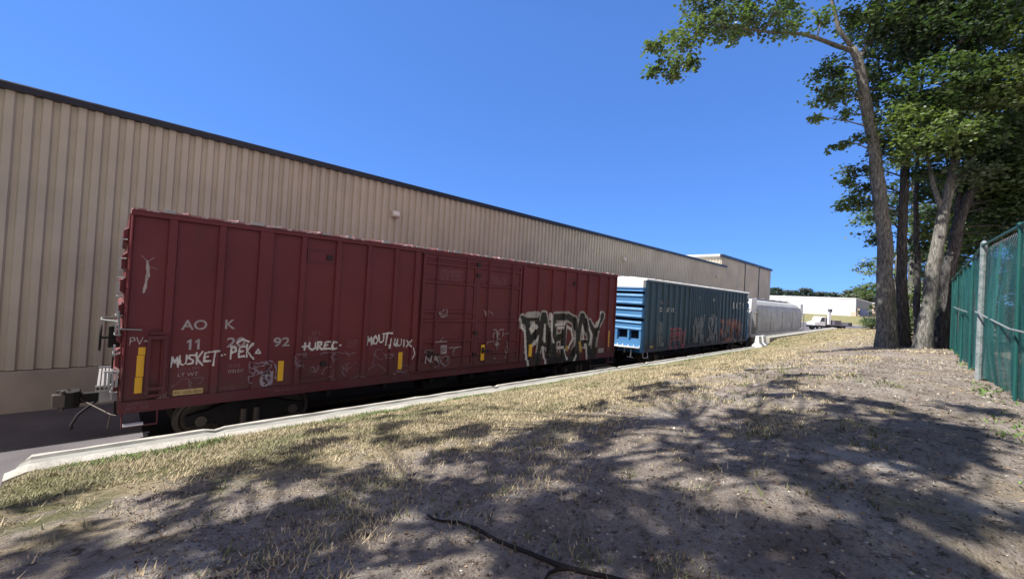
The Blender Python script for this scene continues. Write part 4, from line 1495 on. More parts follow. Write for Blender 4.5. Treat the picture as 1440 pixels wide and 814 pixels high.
for i, (x, y) in enumerate(FP):
    z0 = Hs(x, y) - .3
    b = MB()
    if i == 4:
        b.tube([(x - .05, y + .06, z0), (x + .03, y + .04, TOPF + .04)], .048, 10)
        b.tube([(x + .03, y + .04, TOPF + .04), (x + .03, y + .04, TOPF + .09)], [.055, .02], 10)
        o = b.build('post', M['grey_post'], fe); o['label'] = 'thick pale weathered post'
        b = MB(); b.tube([(x + .16, y + .05, z0), (x + .16, y + .05, TOPF + .02)], .035, 8)
        b.build('post', M['green_post'], fe)
    else:
        b.tube([(x, y + .05, z0), (x, y + .05, TOPF + .02)], .024, 8)
        b.tube([(x, y + .05, TOPF + .02), (x, y + .05, TOPF + .05)], [.05, .02], 8)
        b.build('post', M['green_post'], fe)
for i in range(len(FP) - 1):
    (xa, ya), (xb, yb) = FP[i], FP[i + 1]
    n = 90
    b = MB()
    L_ = math.hypot(xb - xa, yb - ya)
    nxn, nyn = -(yb - ya) / L_, (xb - xa) / L_
    rows = 14
    for k in range(n + 1):
        t = k / n
        x, y = xa + (xb - xa) * t, ya + (yb - ya) * t
        g0 = Hs(x, y) + .03
        for r_ in range(rows + 1):
            v = r_ / rows
            sag = math.sin(math.pi * t) * math.sin(math.pi * min(v * 1.02, 1)) * .07
            rip = .060 * math.sin(t * L_ * 13.0 + i * 1.7 + v * .8) * (.5 + .5 * noise.noise(Vector((t * 3 + i, v * 1.5, 2)))) + .045 * noise.noise(Vector((t * L_ * 1.6 + i * 9, v * 1.3, 5)))
            off = rip + sag * (1 if i % 2 else -.6)
            top = TOPF - .03 - .05 * math.sin(math.pi * t)
            b.v.append((x + nxn * off, y + nyn * off, g0 + (top - g0) * v))
    for k in range(n):
        for r_ in range(rows):
            a = k * (rows + 1) + r_
            b.f.append((a, a + rows + 1, a + rows + 2, a + 1)); b.m.append(0)
    b.build('windscreen', M['screen'], fe, smooth=True)
b = MB()
b.tube([(x, y + .06, TOPF) for x, y in FP], .022, 6)
b.build('top_rail', M['green_post'], fe)
b = MB()
b.tube([(9.26 + 2.17 * k / 8, -.88 + .23 * k / 8 + .12, 3.62 + .26 * k / 8) for k in range(9)], .014, 6)
b.tube([(4.5, -1.05, 3.5), (6.98, -.90, 3.55), (9.26, -.76, 3.62)], .014, 6)
b.tube([(13.74, -.51, 3.9), (16.13, -.45, 4.0), (18.5, -.41, 4.1)], .014, 6)
build_split(b, 'brace_rail', M['dull_rail'], fe)
# woven wire behind the screen
b = MB()
for i in range(3, len(FP) - 1):
    (xa, ya), (xb, yb) = FP[i], FP[i + 1]
    hgt = TOPF - 2.7
    L_ = math.hypot(xb - xa, yb - ya)
    nn = 26
    for s_ in (-1, 1):
        for k in range(-int(hgt / L_ * nn) - 1, nn + int(hgt / L_ * nn) + 1):
            t0, t1 = k / nn, k / nn + s_ * hgt / L_
            z0, z1 = 2.7, TOPF
            # clip to the bay
            pts_ = []
            for tt in (0.0, 1.0):
                pass
            def at(t):
                return z0 + (z1 - z0) * (t - t0) / (t1 - t0)
            lo, hi = max(min(t0, t1), 0), min(max(t0, t1), 1)
            if hi - lo < .02:
                continue
            P0 = (xa + (xb - xa) * lo, ya + (yb - ya) * lo - .05, at(lo))
            P1 = (xa + (xb - xa) * hi, ya + (yb - ya) * hi - .05, at(hi))
            b.tube([P0, P1], .0025, 3)
b.build('chain_link', M['galv'], fe)

# ------------------------------------------------------------------ trees
LIMBS =  {"T1":[[[21.1,1.17,2.23,0.47],[21.02,1.23,3.03,0.38],[20.94,1.28,4.37,0.33],[20.77,1.39,6.51,0.29],[20.5,1.6,8.91,0.26],[20.21,1.84,10.77,0.23],[19.97,2.04,12.1,0.21],[19.7,2.28,13.29,0.17],[19.54,2.42,13.74,0.15]],[[19.55,2.42,13.63,0.11],[18.56,2.99,13.72,0.09],[17.46,3.56,13.74,0.075],[16.32,4.28,13.55,0.06],[15.2,4.98,13.45,0.045],[13.95,5.82,13.31,0.03],[13.19,6.32,12.54,0.015]],[[19.7,2.28,13.29,0.12],[20.23,2.0,14.11,0.1],[20.69,1.8,14.94,0.09],[21.17,1.56,16.34,0.07],[21.21,1.45,19.41,0.04]],[[19.54,2.42,13.74,0.11],[19.12,2.82,14.46,0.085],[18.91,3.0,15.52,0.07],[18.59,3.25,18.19,0.04]],[[20.0,2.11,14.04,0.08],[20.05,1.77,15.41,0.05],[19.8,1.6,16.92,0.03]]],"T2":[[[22.09,0.72,2.23,0.34],[21.97,0.81,3.05,0.24],[21.87,0.89,4.42,0.21],[21.74,0.95,6.89,0.19],[21.71,0.93,9.09,0.17],[21.61,0.85,11.8,0.14],[21.48,0.64,14.96,0.11],[21.41,0.64,18.48,0.07]]],"T3":[[[21.01,0.23,2.16,0.4],[20.99,0.24,3.0,0.3],[21.07,0.12,4.68,0.26],[21.18,-0.03,6.48,0.22],[21.34,-0.22,8.03,0.19],[21.36,-0.4,9.8,0.15],[21.2,-0.43,12.04,0.11],[21.02,-0.35,16.33,0.07]],[[21.26,-0.13,7.51,0.12],[21.21,0.15,8.58,0.09],[21.17,0.41,10.19,0.06]],[[21.37,-0.25,8.24,0.12],[21.58,-0.87,9.64,0.1],[21.73,-1.3,11.21,0.07]]],"T4":[[[22.19,-0.27,2.15,0.5],[22.16,-0.27,3.15,0.34],[22.18,-0.33,5.01,0.25],[22.28,-0.46,6.86,0.22],[22.54,-0.74,8.21,0.19],[22.75,-1.24,9.63,0.16],[23.06,-1.82,10.76,0.12],[23.5,-2.54,12.77,0.08]],[[22.3,-0.49,7.13,0.12],[22.71,-0.55,9.08,0.09],[23.51,-0.98,11.12,0.06]]],"T5":[[[23.99,0.42,2.15,0.2],[23.92,0.46,3.03,0.15],[23.82,0.51,5.09,0.13],[23.63,0.63,8.02,0.11],[23.4,0.66,10.92,0.08],[23.28,0.57,14.96,0.05]]]}
CL =  {"T1":[[13.14,6.38,11.93,0.53],[12.85,6.65,12.47,0.43],[13.52,6.12,12.98,0.68],[14.29,5.61,13.52,0.73],[15.01,5.16,13.73,0.69],[15.83,4.62,13.98,0.7],[16.64,4.09,13.83,0.56],[17.04,3.94,14.74,0.52],[18.12,3.28,14.69,0.47],[12.67,6.72,11.54,0.21],[13.48,6.05,11.89,0.29],[13.08,6.33,11.33,0.17],[13.9,5.85,14.28,0.68],[15.4,4.88,15.02,0.87],[18.83,3.0,12.91,0.64],[18.67,3.06,11.98,0.48],[19.37,2.76,11.83,0.43],[18.42,3.2,10.94,0.24],[19.36,2.53,11.21,0.29],[19.07,2.58,10.06,0.26],[20.17,2.14,10.56,0.38],[20.11,1.85,14.8,1.07],[21.03,1.37,13.54,1.23],[20.92,1.63,12.34,0.83],[19.54,2.53,15.09,0.49],[19.3,2.46,17.1,1.6],[19.84,2.8,12.43,0.61],[20.53,2.25,13.09,0.5]],"T2":[[20.5,2.24,9.35,0.44],[20.06,2.57,7.86,0.28],[20.55,2.21,8.19,0.47],[21.06,1.96,8.82,0.45],[20.8,0.8,14.42,1.45],[20.69,0.99,10.98,1.06],[21.34,1.4,10.33,0.55],[20.81,0.77,9.77,0.58],[21.48,0.37,15.65,1.6],[21.32,1.73,7.72,0.28],[20.11,2.5,8.83,0.22]],"T3":[[20.88,-0.29,13.99,1.63],[20.58,-0.08,11.91,1.37],[20.35,0.06,10.23,1.12],[21.3,-1.02,11.63,1.36],[21.44,0.3,9.31,0.53],[20.84,-0.55,10.12,0.99],[20.93,-0.13,16.65,1.78],[21.31,-0.84,8.94,0.62]],"T4":[[22.07,-1.44,13.57,1.51],[22.22,-1.8,11.99,1.36],[21.93,-1.34,10.01,1.25],[22.8,-1.92,9.12,1.01],[23.53,-2.09,7.97,0.73],[23.58,-1.5,8.05,0.69],[23.0,-2.12,15.28,1.78],[23.3,-2.56,10.65,1.51],[23.74,-1.15,8.4,0.55],[24.26,-1.88,7.19,0.49]],"T5":[[23.97,0.41,8.95,0.65],[24.41,0.27,7.52,0.66],[24.13,0.56,6.6,0.48],[24.71,0.02,5.75,0.48],[23.53,0.5,12.4,1.17],[25.44,-0.47,7.32,0.54],[24.69,0.31,4.84,0.36]]}
OV =  [[-5.73,10.18,10.1,0.29],[-5.8,8.57,11.0,0.29],[-7.35,9.06,13.31,0.31],[-6.32,8.26,12.51,0.26],[-4.62,8.93,10.36,0.42],[-4.96,9.99,11.64,0.38],[-4.59,9.8,11.88,0.39],[-4.83,7.45,10.85,0.34],[-5.74,8.31,13.18,0.37],[-4.38,6.39,10.81,0.35],[-3.98,8.51,11.73,0.3],[-4.12,8.06,12.33,0.37],[-4.57,7.45,12.03,0.38],[-3.3,9.17,12.49,0.26],[-4.41,7.75,13.32,0.43],[-4.12,8.39,14.19,0.36],[-4.14,6.26,11.57,0.37],[-4.44,6.59,13.09,0.4],[-2.64,8.34,13.13,0.3],[-0.74,7.69,11.55,0.34],[1.06,7.46,10.39,0.31],[-2.43,7.9,14.41,0.36],[-2.33,6.22,11.72,0.4],[-2.71,5.65,11.84,0.37],[-5.21,6.41,14.11,0.27],[0.53,7.78,12.86,0.32],[1.66,7.2,12.51,0.26],[-2.13,6.63,13.73,0.31],[5.79,6.39,10.89,0.26],[-2.65,5.96,13.49,0.34],[-0.18,5.53,12.24,0.28],[2.37,5.19,11.18,0.26],[-3.53,5.48,13.3,0.31],[-2.33,5.82,14.49,0.31],[0.75,4.49,11.68,0.26],[1.22,4.89,13.47,0.26],[1.13,3.92,12.12,0.26],[-2.55,5.09,13.73,0.33],[-1.46,4.77,13.72,0.29],[0.43,3.54,11.75,0.26],[-2.75,4.74,14.11,0.33],[-1.94,4.1,13.44,0.33],[-3.43,4.86,13.45,0.28],[-3.4,4.62,14.03,0.32],[-3.26,4.73,12.39,0.26],[1.38,4.15,14.04,0.26],[2.73,6.58,14.42,0.26],[-2.92,4.8,11.01,0.26],[-1.52,11.66,13.21,0.26],[-2.48,10.27,11.48,0.26],[-3.94,6.06,12.44,0.26],[-4.11,7.6,10.8,0.26],[-3.99,6.24,13.36,0.26],[-3.76,5.86,11.67,0.26],[-4.95,7.54,13.9,0.26],[-4.71,6.55,11.47,0.26],[-3.64,6.49,12.76,0.26],[-3.36,5.6,12.18,0.26],[-3.31,6.03,13.05,0.26],[-2.23,5.17,11.41,0.26],[-3.29,6.52,11.13,0.26],[-2.36,4.8,13.78,0.26],[-4.05,5.68,13.64,0.26],[-3.27,4.78,12.97,0.26],[-3.65,5.28,14.42,0.26],[0.08,3.74,11.68,0.26],[-3.82,4.84,14.13,0.26],[-0.98,3.74,11.47,0.26],[-3.02,6.06,14.57,0.26],[-2.2,4.25,13.28,0.26],[-0.62,4.16,13.3,0.26],[-4.02,5.83,14.56,0.26],[-2.36,4.57,13.95,0.26],[-5.3,10.26,13.13,0.26],[-2.31,10.92,9.88,0.26],[-4.78,9.98,11.37,0.26],[-2.77,9.86,10.2,0.26],[-3.38,7.08,11.11,0.26],[-1.11,6.53,11.37,0.26],[-3.17,8.35,13.81,0.26],[-2.42,11.37,10.1,0.28],[-3.65,9.87,11.1,0.26],[-2.28,8.89,12.16,0.26],[-4.94,8.0,13.75,0.26],[-3.6,8.09,14.29,0.26],[-5.02,9.58,12.9,0.26],[-2.49,7.32,11.2,0.26],[-3.25,6.33,12.73,0.26],[-2.7,7.35,13.31,0.26],[-2.95,6.76,10.56,0.26],[-5.06,9.43,12.8,0.26],[-2.32,7.75,11.81,0.26],[-2.02,7.36,12.84,0.26],[0.38,5.37,13.55,0.26],[-0.19,4.8,13.57,0.26],[-0.48,4.25,12.96,0.26],[0.65,3.99,13.16,0.26],[0.38,4.7,11.6,0.26],[-0.31,4.63,12.83,0.26],[1.37,3.31,11.42,0.26],[0.09,3.88,12.82,0.26],[-0.84,5.09,12.94,0.26],[-0.45,5.82,13.91,0.26],[0.0,4.53,12.43,0.26],[2.55,4.1,11.01,0.26],[-0.09,5.59,12.89,0.26],[1.73,3.94,11.76,0.26],[3.35,8.85,13.45,0.26],[0.37,5.97,12.27,0.26],[1.78,8.04,11.96,0.26],[0.1,8.26,14.18,0.26],[1.99,7.56,12.11,0.26],[-0.64,6.72,11.95,0.26],[2.52,7.8,11.9,0.26],[-5.09,8.13,12.13,0.26],[-5.19,7.72,10.52,0.26],[-5.51,7.67,12.46,0.26],[-6.34,8.48,13.94,0.26],[-5.78,8.91,12.35,0.26],[-6.1,8.59,13.17,0.26],[-4.32,7.81,14.22,0.26],[-2.31,8.39,13.76,0.26],[-3.21,9.12,13.19,0.26],[-1.92,12.34,12.9,0.26],[-3.02,12.45,12.89,0.28],[-0.32,6.91,11.52,0.26],[-1.35,7.25,12.42,0.26],[-2.08,10.49,11.22,0.26],[-2.38,6.78,11.49,0.26],[-2.07,8.19,12.63,0.26],[-1.87,8.72,11.45,0.26],[-1.82,7.65,12.93,0.26],[-1.82,11.01,12.17,0.28],[-2.33,9.25,10.41,0.26],[-2.53,6.53,12.29,0.26],[-3.0,8.03,11.83,0.26],[-0.67,4.57,13.71,0.26],[-0.28,4.87,11.07,0.26],[3.4,5.57,11.52,0.26],[-0.53,5.17,12.85,0.26],[1.89,5.33,12.49,0.26],[-0.81,5.85,13.42,0.26],[0.69,4.69,12.19,0.26],[1.14,3.81,11.7,0.26]]
CL['T4'] += [[22.69,-0.55,9.07,0.7],[23.95,-1.06,8.59,0.61],[23.21,-1.46,8.72,0.79],[23.4,-1.91,8.1,0.78],[23.29,-2.1,8.64,0.77],[24.95,-1.32,7.9,0.51],[23.97,-1.75,7.42,0.59],[23.64,-2.13,7.26,0.62],[25.47,-0.85,8.19,0.48],[22.47,-1.31,9.28,0.72],[25.59,0.41,8.35,0.44],[25.39,0.02,9.82,0.55]]
LEAFCOLS = np.array([(.078, .120, .055), (.105, .155, .064), (.055, .088, .048), (.140, .185, .082), (.092, .125, .080)])
def leaves(centres, per, size, rng, sub=9, spread=.34, flat=.7, cols=LEAFCOLS):
    """leaf-sized rhombs gathered on twig ends inside each cluster; returns vertices and tints"""
    V, T = [], []
    for (cx, cy, cz, r) in centres:
        ns = max(4, int(sub * (r / .6) ** 2))
        d = rng.normal(size=(ns, 3)); d /= np.linalg.norm(d, axis=1)[:, None]
        rad = r * rng.uniform(.25, 1.0, ns) ** .6
        sc = np.array([cx, cy, cz]) + d * rad[:, None] * np.array([1, 1, flat])
        tint = cols[rng.integers(0, len(cols))] * rng.uniform(.85, 1.15)
        for s in sc:
            n = int(per * rng.uniform(.6, 1.4))
            sp = min(spread, r * .55 + .05) * rng.uniform(.6, 1.1)
            P = s + rng.normal(size=(n, 3)) * sp * np.array([.62, .62, .34])
            P[:, 2] -= .25 * np.hypot(P[:, 0] - s[0], P[:, 1] - s[1])
            a = rng.uniform(0, 2 * np.pi, n)
            tilt = rng.normal(0, .55, n)
            ux = np.stack([np.cos(a), np.sin(a), -.35 + .4 * tilt], -1); ux /= np.linalg.norm(ux, axis=1)[:, None]
            w = rng.normal(size=(n, 3)) * .55 + np.array([0, 0, 1.0])
            side = np.cross(w, ux); side /= np.linalg.norm(side, axis=1)[:, None]
            l = size * rng.uniform(.65, 1.3, n)[:, None]
            q = np.stack([P, P + ux * l * .45 + side * l * .36, P + ux * l, P + ux * l * .45 - side * l * .36], 1)
            V.append(q.reshape(-1, 3))
            c_ = tint * rng.uniform(.75, 1.3, (n, 1)) + rng.normal(0, .004, (n, 3))
            T.append(np.clip(c_, .008, 1))
    return np.concatenate(V), np.concatenate(T)

def bend(a, b_, k, rnd, droop=0.0):
    a, b_ = Vector(a), Vector(b_)
    pts = []
    j1 = Vector((rnd.uniform(-1, 1), rnd.uniform(-1, 1), rnd.uniform(-.3, .8))) * (b_ - a).length * .12
    for i in range(k + 1):
        t = i / k
        pts.append(a.lerp(b_, t) + j1 * math.sin(math.pi * t) + Vector((0, 0, -droop * math.sin(math.pi * t))))
    return pts

def make_tree(name, label, limbs, crown, loc, group=None, per=26, size=.15, seed=1, seg=14, twig=.035, sub=9, tk_=.80, bark='bark'):
    rnd = random.Random(seed)
    rng = np.random.default_rng(seed)
    t = thing(name, label, 'tree', loc, 0, group)
    lx, ly, lz = loc
    nodes = []
    for li, pts in enumerate(limbs):
        P = [Vector((p[0] - lx, p[1] - ly, p[2] - lz)) for p in pts]
        Rr = [p[3] * tk_ * (1.12 if k_ < 1 and li == 0 else 1) for k_, p in enumerate(pts)]
        # refine with slight wander
        PP, RR = [], []
        for i in range(len(P) - 1):
            n = max(2, int((P[i + 1] - P[i]).length / .28))
            for k in range(n):
                s_ = k / n
                r = Rr[i] + (Rr[i + 1] - Rr[i]) * s_
                q = P[i].lerp(P[i + 1], s_)
                w_ = Vector((noise.noise(q * .9 + Vector((seed, 0, 0))), noise.noise(q * .9 + Vector((0, seed, 5))), 0)) * min(.10, r * .5)
                PP.append(q + w_); RR.append(r)
        PP.append(P[-1]); RR.append(Rr[-1])
        b = MB()
        b.tube(PP, RR, seg if li == 0 else 8, jit=.22 if li == 0 else .12)
        b.build('trunk' if li == 0 else 'limb', M[bark], t, smooth=True)
        nodes += [(q, r) for q, r in zip(PP, RR) if q.z > 2.5 and r < .3]
    for (cx, cy, cz, r) in crown:
        b = MB()
        c_ = Vector((cx - lx, cy - ly, cz - lz))
        best = min(nodes, key=lambda q: (q[0] - c_).length + max(0, q[0].z - c_.z + .2) * .8)
        r0 = min(best[1] * .55, twig * (.6 + r))
        pts = bend(best[0], c_, 6, rnd, -.05)
        b.tube(pts, [r0 * (1 - .75 * i / 6) for i in range(7)], 5)
        for k in range(max(3, int(5 * r / .6))):
            d = Vector((rnd.gauss(0, 1), rnd.gauss(0, 1), rnd.gauss(.2, .6))).normalized() * r * rnd.uniform(.5, .95)
            s0 = pts[rnd.choice((3, 4, 5, 6))]
            b.tube(bend(s0, c_ + d, 3, rnd), [r0 * .35, r0 * .28, r0 * .2, .004], 4)
        b.build('branch', M[bark], t, smooth=True)
    V, T = leaves(crown, per, size, rng, sub=sub)
    V = V - np.array(loc)
    fast_mesh('crown', V, 4, M['leaf'], t, T)
    return t

GT = 'roadside shade trees beside the green fence'
labs = {'T1': 'leftmost tall tree of the clump, its long leafy limb reaching out over the sky',
        'T2': 'slender dark straight tree just right of the leftmost trunk',
        'T3': 'pale-barked tree in the middle of the clump leaning right and forking',
        'T4': 'dark stout tree with flared base next to the green fence',
        'T5': 'thin tree stem at the back between the slender and the pale-barked trunk'}
for i, k in enumerate(('T1', 'T2', 'T3', 'T4', 'T5')):
    base = LIMBS[k][0][0]
    loc = (base[0], base[1], round(Hs(base[0], base[1]), 2))
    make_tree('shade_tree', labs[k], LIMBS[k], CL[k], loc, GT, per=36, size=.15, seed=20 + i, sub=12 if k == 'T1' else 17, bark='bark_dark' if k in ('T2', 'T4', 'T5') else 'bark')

# foliage fill of trees growing beyond the clump, on both sides of the fence line
def wild_tree(x, y, h, spread, label, seed, low=.25, group='trees growing beyond the fence line', cols=None, ncl=42, per=30, size=.18, tr=.2):
    rnd = random.Random(seed)
    z0 = Hs(x, y)
    limbs = [[[x, y, z0 - .3, tr * 1.3], [x + .1, y, z0 + .8, tr], [x + rnd.uniform(-.3, .3), y + rnd.uniform(-.3, .3), z0 + h * .5, tr * .7], [x + rnd.uniform(-.5, .5), y, z0 + h * .92, tr * .25]]]
    for k in range(4):
        a = rnd.uniform(0, 6.28); zz = z0 + h * rnd.uniform(.3, .6)
        limbs.append([[x, y, zz, tr * .4], [x + math.cos(a) * spread * .4, y + math.sin(a) * spread * .4, zz + h * .12, tr * .28], [x + math.cos(a) * spread * .75, y + math.sin(a) * spread * .75, zz + h * .2, tr * .12]])
    cl_ = []
    for k in range(ncl):
        a = rnd.uniform(0, 6.28)
        v = rnd.uniform(low, 1)
        rr_ = spread * math.sqrt(max(0, 1 - ((v - .55) / .52) ** 2)) * rnd.uniform(.3, 1)
        cl_.append([x + math.cos(a) * rr_, y + math.sin(a) * rr_, z0 + h * v, spread * rnd.uniform(.24, .40)])
    return make_tree('background_tree', label, limbs, cl_, (x, y, round(z0, 2)), group, per=per, size=size, seed=seed, seg=9, sub=5)
wild_tree(29.11, 0.96, 9.5, 2.6, 'bushy tree seen between the trunks, just behind the clump', 41, .12)
wild_tree(32.3, -2.87, 11, 3.4, 'broad tree behind the fence, right of the stout dark trunk', 42, .05)
wild_tree(26.61, -3.45, 10, 3.0, 'leafy tree behind the fence, nearest of those beyond the screen', 43, .08)
wild_tree(39.4, -1.92, 10, 3.6, 'tree farther along the fence line behind the pale-barked trunk', 44, .05)
wild_tree(35.26, 1.72, 5.5, 1.9, 'small tree low behind the leftmost trunk clump', 45, .1, ncl=18)
# the trees overhead, behind the viewpoint, that dapple the bank
GA, GB = [], []
rs = random.Random(77)
OV2 = list(OV)
for (ox, oy, oz, orr) in OV:
    for _ in range(1):
        a = rs.uniform(0, 6.28); q = orr * rs.uniform(.9, 2.0)
        OV2.append([ox + math.cos(a) * q, oy + math.sin(a) * q, oz + rs.uniform(0, .8), orr * rs.uniform(.3, .5)])
OV =  [[-5.73,10.18,10.1,0.29],[-5.8,8.57,11.0,0.29],[-7.35,9.06,13.31,0.31],[-6.32,8.26,12.51,0.26],[-4.62,8.93,10.36,0.42],[-4.96,9.99,11.64,0.38],[-4.59,9.8,11.88,0.39],[-4.83,7.45,10.85,0.34],[-5.74,8.31,13.18,0.37],[-4.38,6.39,10.81,0.35],[-3.98,8.51,11.73,0.3],[-4.12,8.06,12.33,0.37],[-4.57,7.45,12.03,0.38],[-3.3,9.17,12.49,0.26],[-4.41,7.75,13.32,0.43],[-4.12,8.39,14.19,0.36],[-4.14,6.26,11.57,0.37],[-4.44,6.59,13.09,0.4],[-2.64,8.34,13.13,0.3],[-0.74,7.69,11.55,0.34],[1.06,7.46,10.39,0.31],[-2.43,7.9,14.41,0.36],[-2.33,6.22,11.72,0.4],[-2.71,5.65,11.84,0.37],[-5.21,6.41,14.11,0.27],[0.53,7.78,12.86,0.32],[1.66,7.2,12.51,0.26],[-2.13,6.63,13.73,0.31],[5.79,6.39,10.89,0.26],[-2.65,5.96,13.49,0.34],[-0.18,5.53,12.24,0.28],[2.37,5.19,11.18,0.26],[-3.53,5.48,13.3,0.31],[-2.33,5.82,14.49,0.31],[0.75,4.49,11.68,0.26],[1.22,4.89,13.47,0.26],[1.13,3.92,12.12,0.26],[-2.55,5.09,13.73,0.33],[-1.46,4.77,13.72,0.29],[0.43,3.54,11.75,0.26],[-2.75,4.74,14.11,0.33],[-1.94,4.1,13.44,0.33],[-3.43,4.86,13.45,0.28],[-3.4,4.62,14.03,0.32],[-3.26,4.73,12.39,0.26],[1.38,4.15,14.04,0.26],[2.73,6.58,14.42,0.26],[-2.92,4.8,11.01,0.26],[-1.52,11.66,13.21,0.26],[-2.48,10.27,11.48,0.26],[-3.94,6.06,12.44,0.26],[-4.11,7.6,10.8,0.26],[-3.99,6.24,13.36,0.26],[-3.76,5.86,11.67,0.26],[-4.95,7.54,13.9,0.26],[-4.71,6.55,11.47,0.26],[-3.64,6.49,12.76,0.26],[-3.36,5.6,12.18,0.26],[-3.31,6.03,13.05,0.26],[-2.23,5.17,11.41,0.26],[-3.29,6.52,11.13,0.26],[-2.36,4.8,13.78,0.26],[-4.05,5.68,13.64,0.26],[-3.27,4.78,12.97,0.26],[-3.65,5.28,14.42,0.26],[0.08,3.74,11.68,0.26],[-3.82,4.84,14.13,0.26],[-0.98,3.74,11.47,0.26],[-3.02,6.06,14.57,0.26],[-2.2,4.25,13.28,0.26],[-0.62,4.16,13.3,0.26],[-4.02,5.83,14.56,0.26],[-2.36,4.57,13.95,0.26],[-5.3,10.26,13.13,0.26],[-2.31,10.92,9.88,0.26],[-4.78,9.98,11.37,0.26],[-2.77,9.86,10.2,0.26],[-3.38,7.08,11.11,0.26],[-1.11,6.53,11.37,0.26],[-3.17,8.35,13.81,0.26],[-2.42,11.37,10.1,0.28],[-3.65,9.87,11.1,0.26],[-2.28,8.89,12.16,0.26],[-4.94,8.0,13.75,0.26],[-3.6,8.09,14.29,0.26],[-5.02,9.58,12.9,0.26],[-2.49,7.32,11.2,0.26],[-3.25,6.33,12.73,0.26],[-2.7,7.35,13.31,0.26],[-2.95,6.76,10.56,0.26],[-5.06,9.43,12.8,0.26],[-2.32,7.75,11.81,0.26],[-2.02,7.36,12.84,0.26],[0.38,5.37,13.55,0.26],[-0.19,4.8,13.57,0.26],[-0.48,4.25,12.96,0.26],[0.65,3.99,13.16,0.26],[0.38,4.7,11.6,0.26],[-0.31,4.63,12.83,0.26],[1.37,3.31,11.42,0.26],[0.09,3.88,12.82,0.26],[-0.84,5.09,12.94,0.26],[-0.45,5.82,13.91,0.26],[0.0,4.53,12.43,0.26],[2.55,4.1,11.01,0.26],[-0.09,5.59,12.89,0.26],[1.73,3.94,11.76,0.26],[3.35,8.85,13.45,0.26],[0.37,5.97,12.27,0.26],[1.78,8.04,11.96,0.26],[0.1,8.26,14.18,0.26],[1.99,7.56,12.11,0.26],[-0.64,6.72,11.95,0.26],[2.52,7.8,11.9,0.26],[-5.09,8.13,12.13,0.26],[-5.19,7.72,10.52,0.26],[-5.51,7.67,12.46,0.26],[-6.34,8.48,13.94,0.26],[-5.78,8.91,12.35,0.26],[-6.1,8.59,13.17,0.26],[-4.32,7.81,14.22,0.26],[-2.31,8.39,13.76,0.26],[-3.21,9.12,13.19,0.26],[-1.92,12.34,12.9,0.26],[-3.02,12.45,12.89,0.28],[-0.32,6.91,11.52,0.26],[-1.35,7.25,12.42,0.26],[-2.08,10.49,11.22,0.26],[-2.38,6.78,11.49,0.26],[-2.07,8.19,12.63,0.26],[-1.87,8.72,11.45,0.26],[-1.82,7.65,12.93,0.26],[-1.82,11.01,12.17,0.28],[-2.33,9.25,10.41,0.26],[-2.53,6.53,12.29,0.26],[-3.0,8.03,11.83,0.26],[-0.67,4.57,13.71,0.26],[-0.28,4.87,11.07,0.26],[3.4,5.57,11.52,0.26],[-0.53,5.17,12.85,0.26],[1.89,5.33,12.49,0.26],[-0.81,5.85,13.42,0.26],[0.69,4.69,12.19,0.26],[1.14,3.81,11.7,0.26]]
for c_ in OV:
    (GA if c_[0] < -2.9 else GB).append(c_)
def canopy(name_label, trunk, cl_, seed):
    x, y = trunk
    z0 = Hs(x, y)
    cen = np.mean(np.array(cl_)[:, :3], 0)
    limbs = [[[x, y, z0 - .3, .5], [x + .05, y, z0 + 1, .36], [x + (cen[0] - x) * .15, y + (cen[1] - y) * .15, z0 + 5, .28], [x + (cen[0] - x) * .5, y + (cen[1] - y) * .5, z0 + 8.3, .18], [float(cen[0]), float(cen[1]), float(cen[2]), .08]]]
    make_tree('shade_tree', name_label, limbs, cl_, (x, y, round(z0, 2)), 'tall trees behind the viewpoint', per=17, size=.18, seed=seed, twig=.05)
canopy('tall tree left behind the viewpoint whose crown dapples the near bank', (-8.5, 4.5), GA, 61)
canopy('tall tree right behind the viewpoint spreading its shade over the bank', (-3.2, -2.2), GB, 62)

# small bush at the far end of the bank
def bush(x, y, r, h, label, seed, n=12):
    rng = np.random.default_rng(seed); z0 = Hs(x, y)
    t = thing('shrub', label, 'bush', (x, y, round(z0, 2)))
    cl_ = [[x + rng.uniform(-.6, .6) * r, y + rng.uniform(-.6, .6) * r, z0 + h * rng.uniform(.25, .8), r * .45] for _ in range(n)]
    V, T = leaves(cl_, 26, .12, rng, cols=LEAFCOLS * .9)
    fast_mesh('foliage', V - np.array((x, y, round(z0, 2))), 4, M['leaf'], t, T)
    b = MB()
    for c_ in cl_:
        b.tube([(0, 0, -.1), (c_[0] - x, c_[1] - y, c_[2] - z0)], [.03, .01], 5)
    b.build('stems', M['bark'], t)
bush(57.2, 4.4, 1.3, 1.5, 'round green bush at the far edge of the bank below the blue shopfront', 71, 16)

# far tree line: one tree built, then copied
far_cl = []
rr = random.Random(9)
for k in range(30):
    a = rr.uniform(0, 6.28); v = rr.uniform(.2, 1)
    q = 5.5 * math.sqrt(max(0, 1 - ((v - .5) / .55) ** 2)) * rr.uniform(.2, 1)
    far_cl.append([math.cos(a) * q, math.sin(a) * q, 13 * v, rr.uniform(1.4, 2.4)])
ft = thing('distant_tree', 'x', 'tree', (0, 0, 0), 0, 'trees on the skyline behind the white building')
V, T = leaves(far_cl, 14, .85, np.random.default_rng(4), sub=3, spread=1.1, cols=LEAFCOLS * np.array([1.3, 1.15, 2.0]))  # tints lightened and blued: distance haze painted into the leaves
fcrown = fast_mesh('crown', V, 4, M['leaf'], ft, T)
b = MB(); b.tube([(0, 0, -1), (0, 0, 6), (.3, 0, 11)], [.45, .3, .1], 7)
ftrunk = b.build('trunk', M['bark'], ft)
order = []
yy = -14.0
k = 0
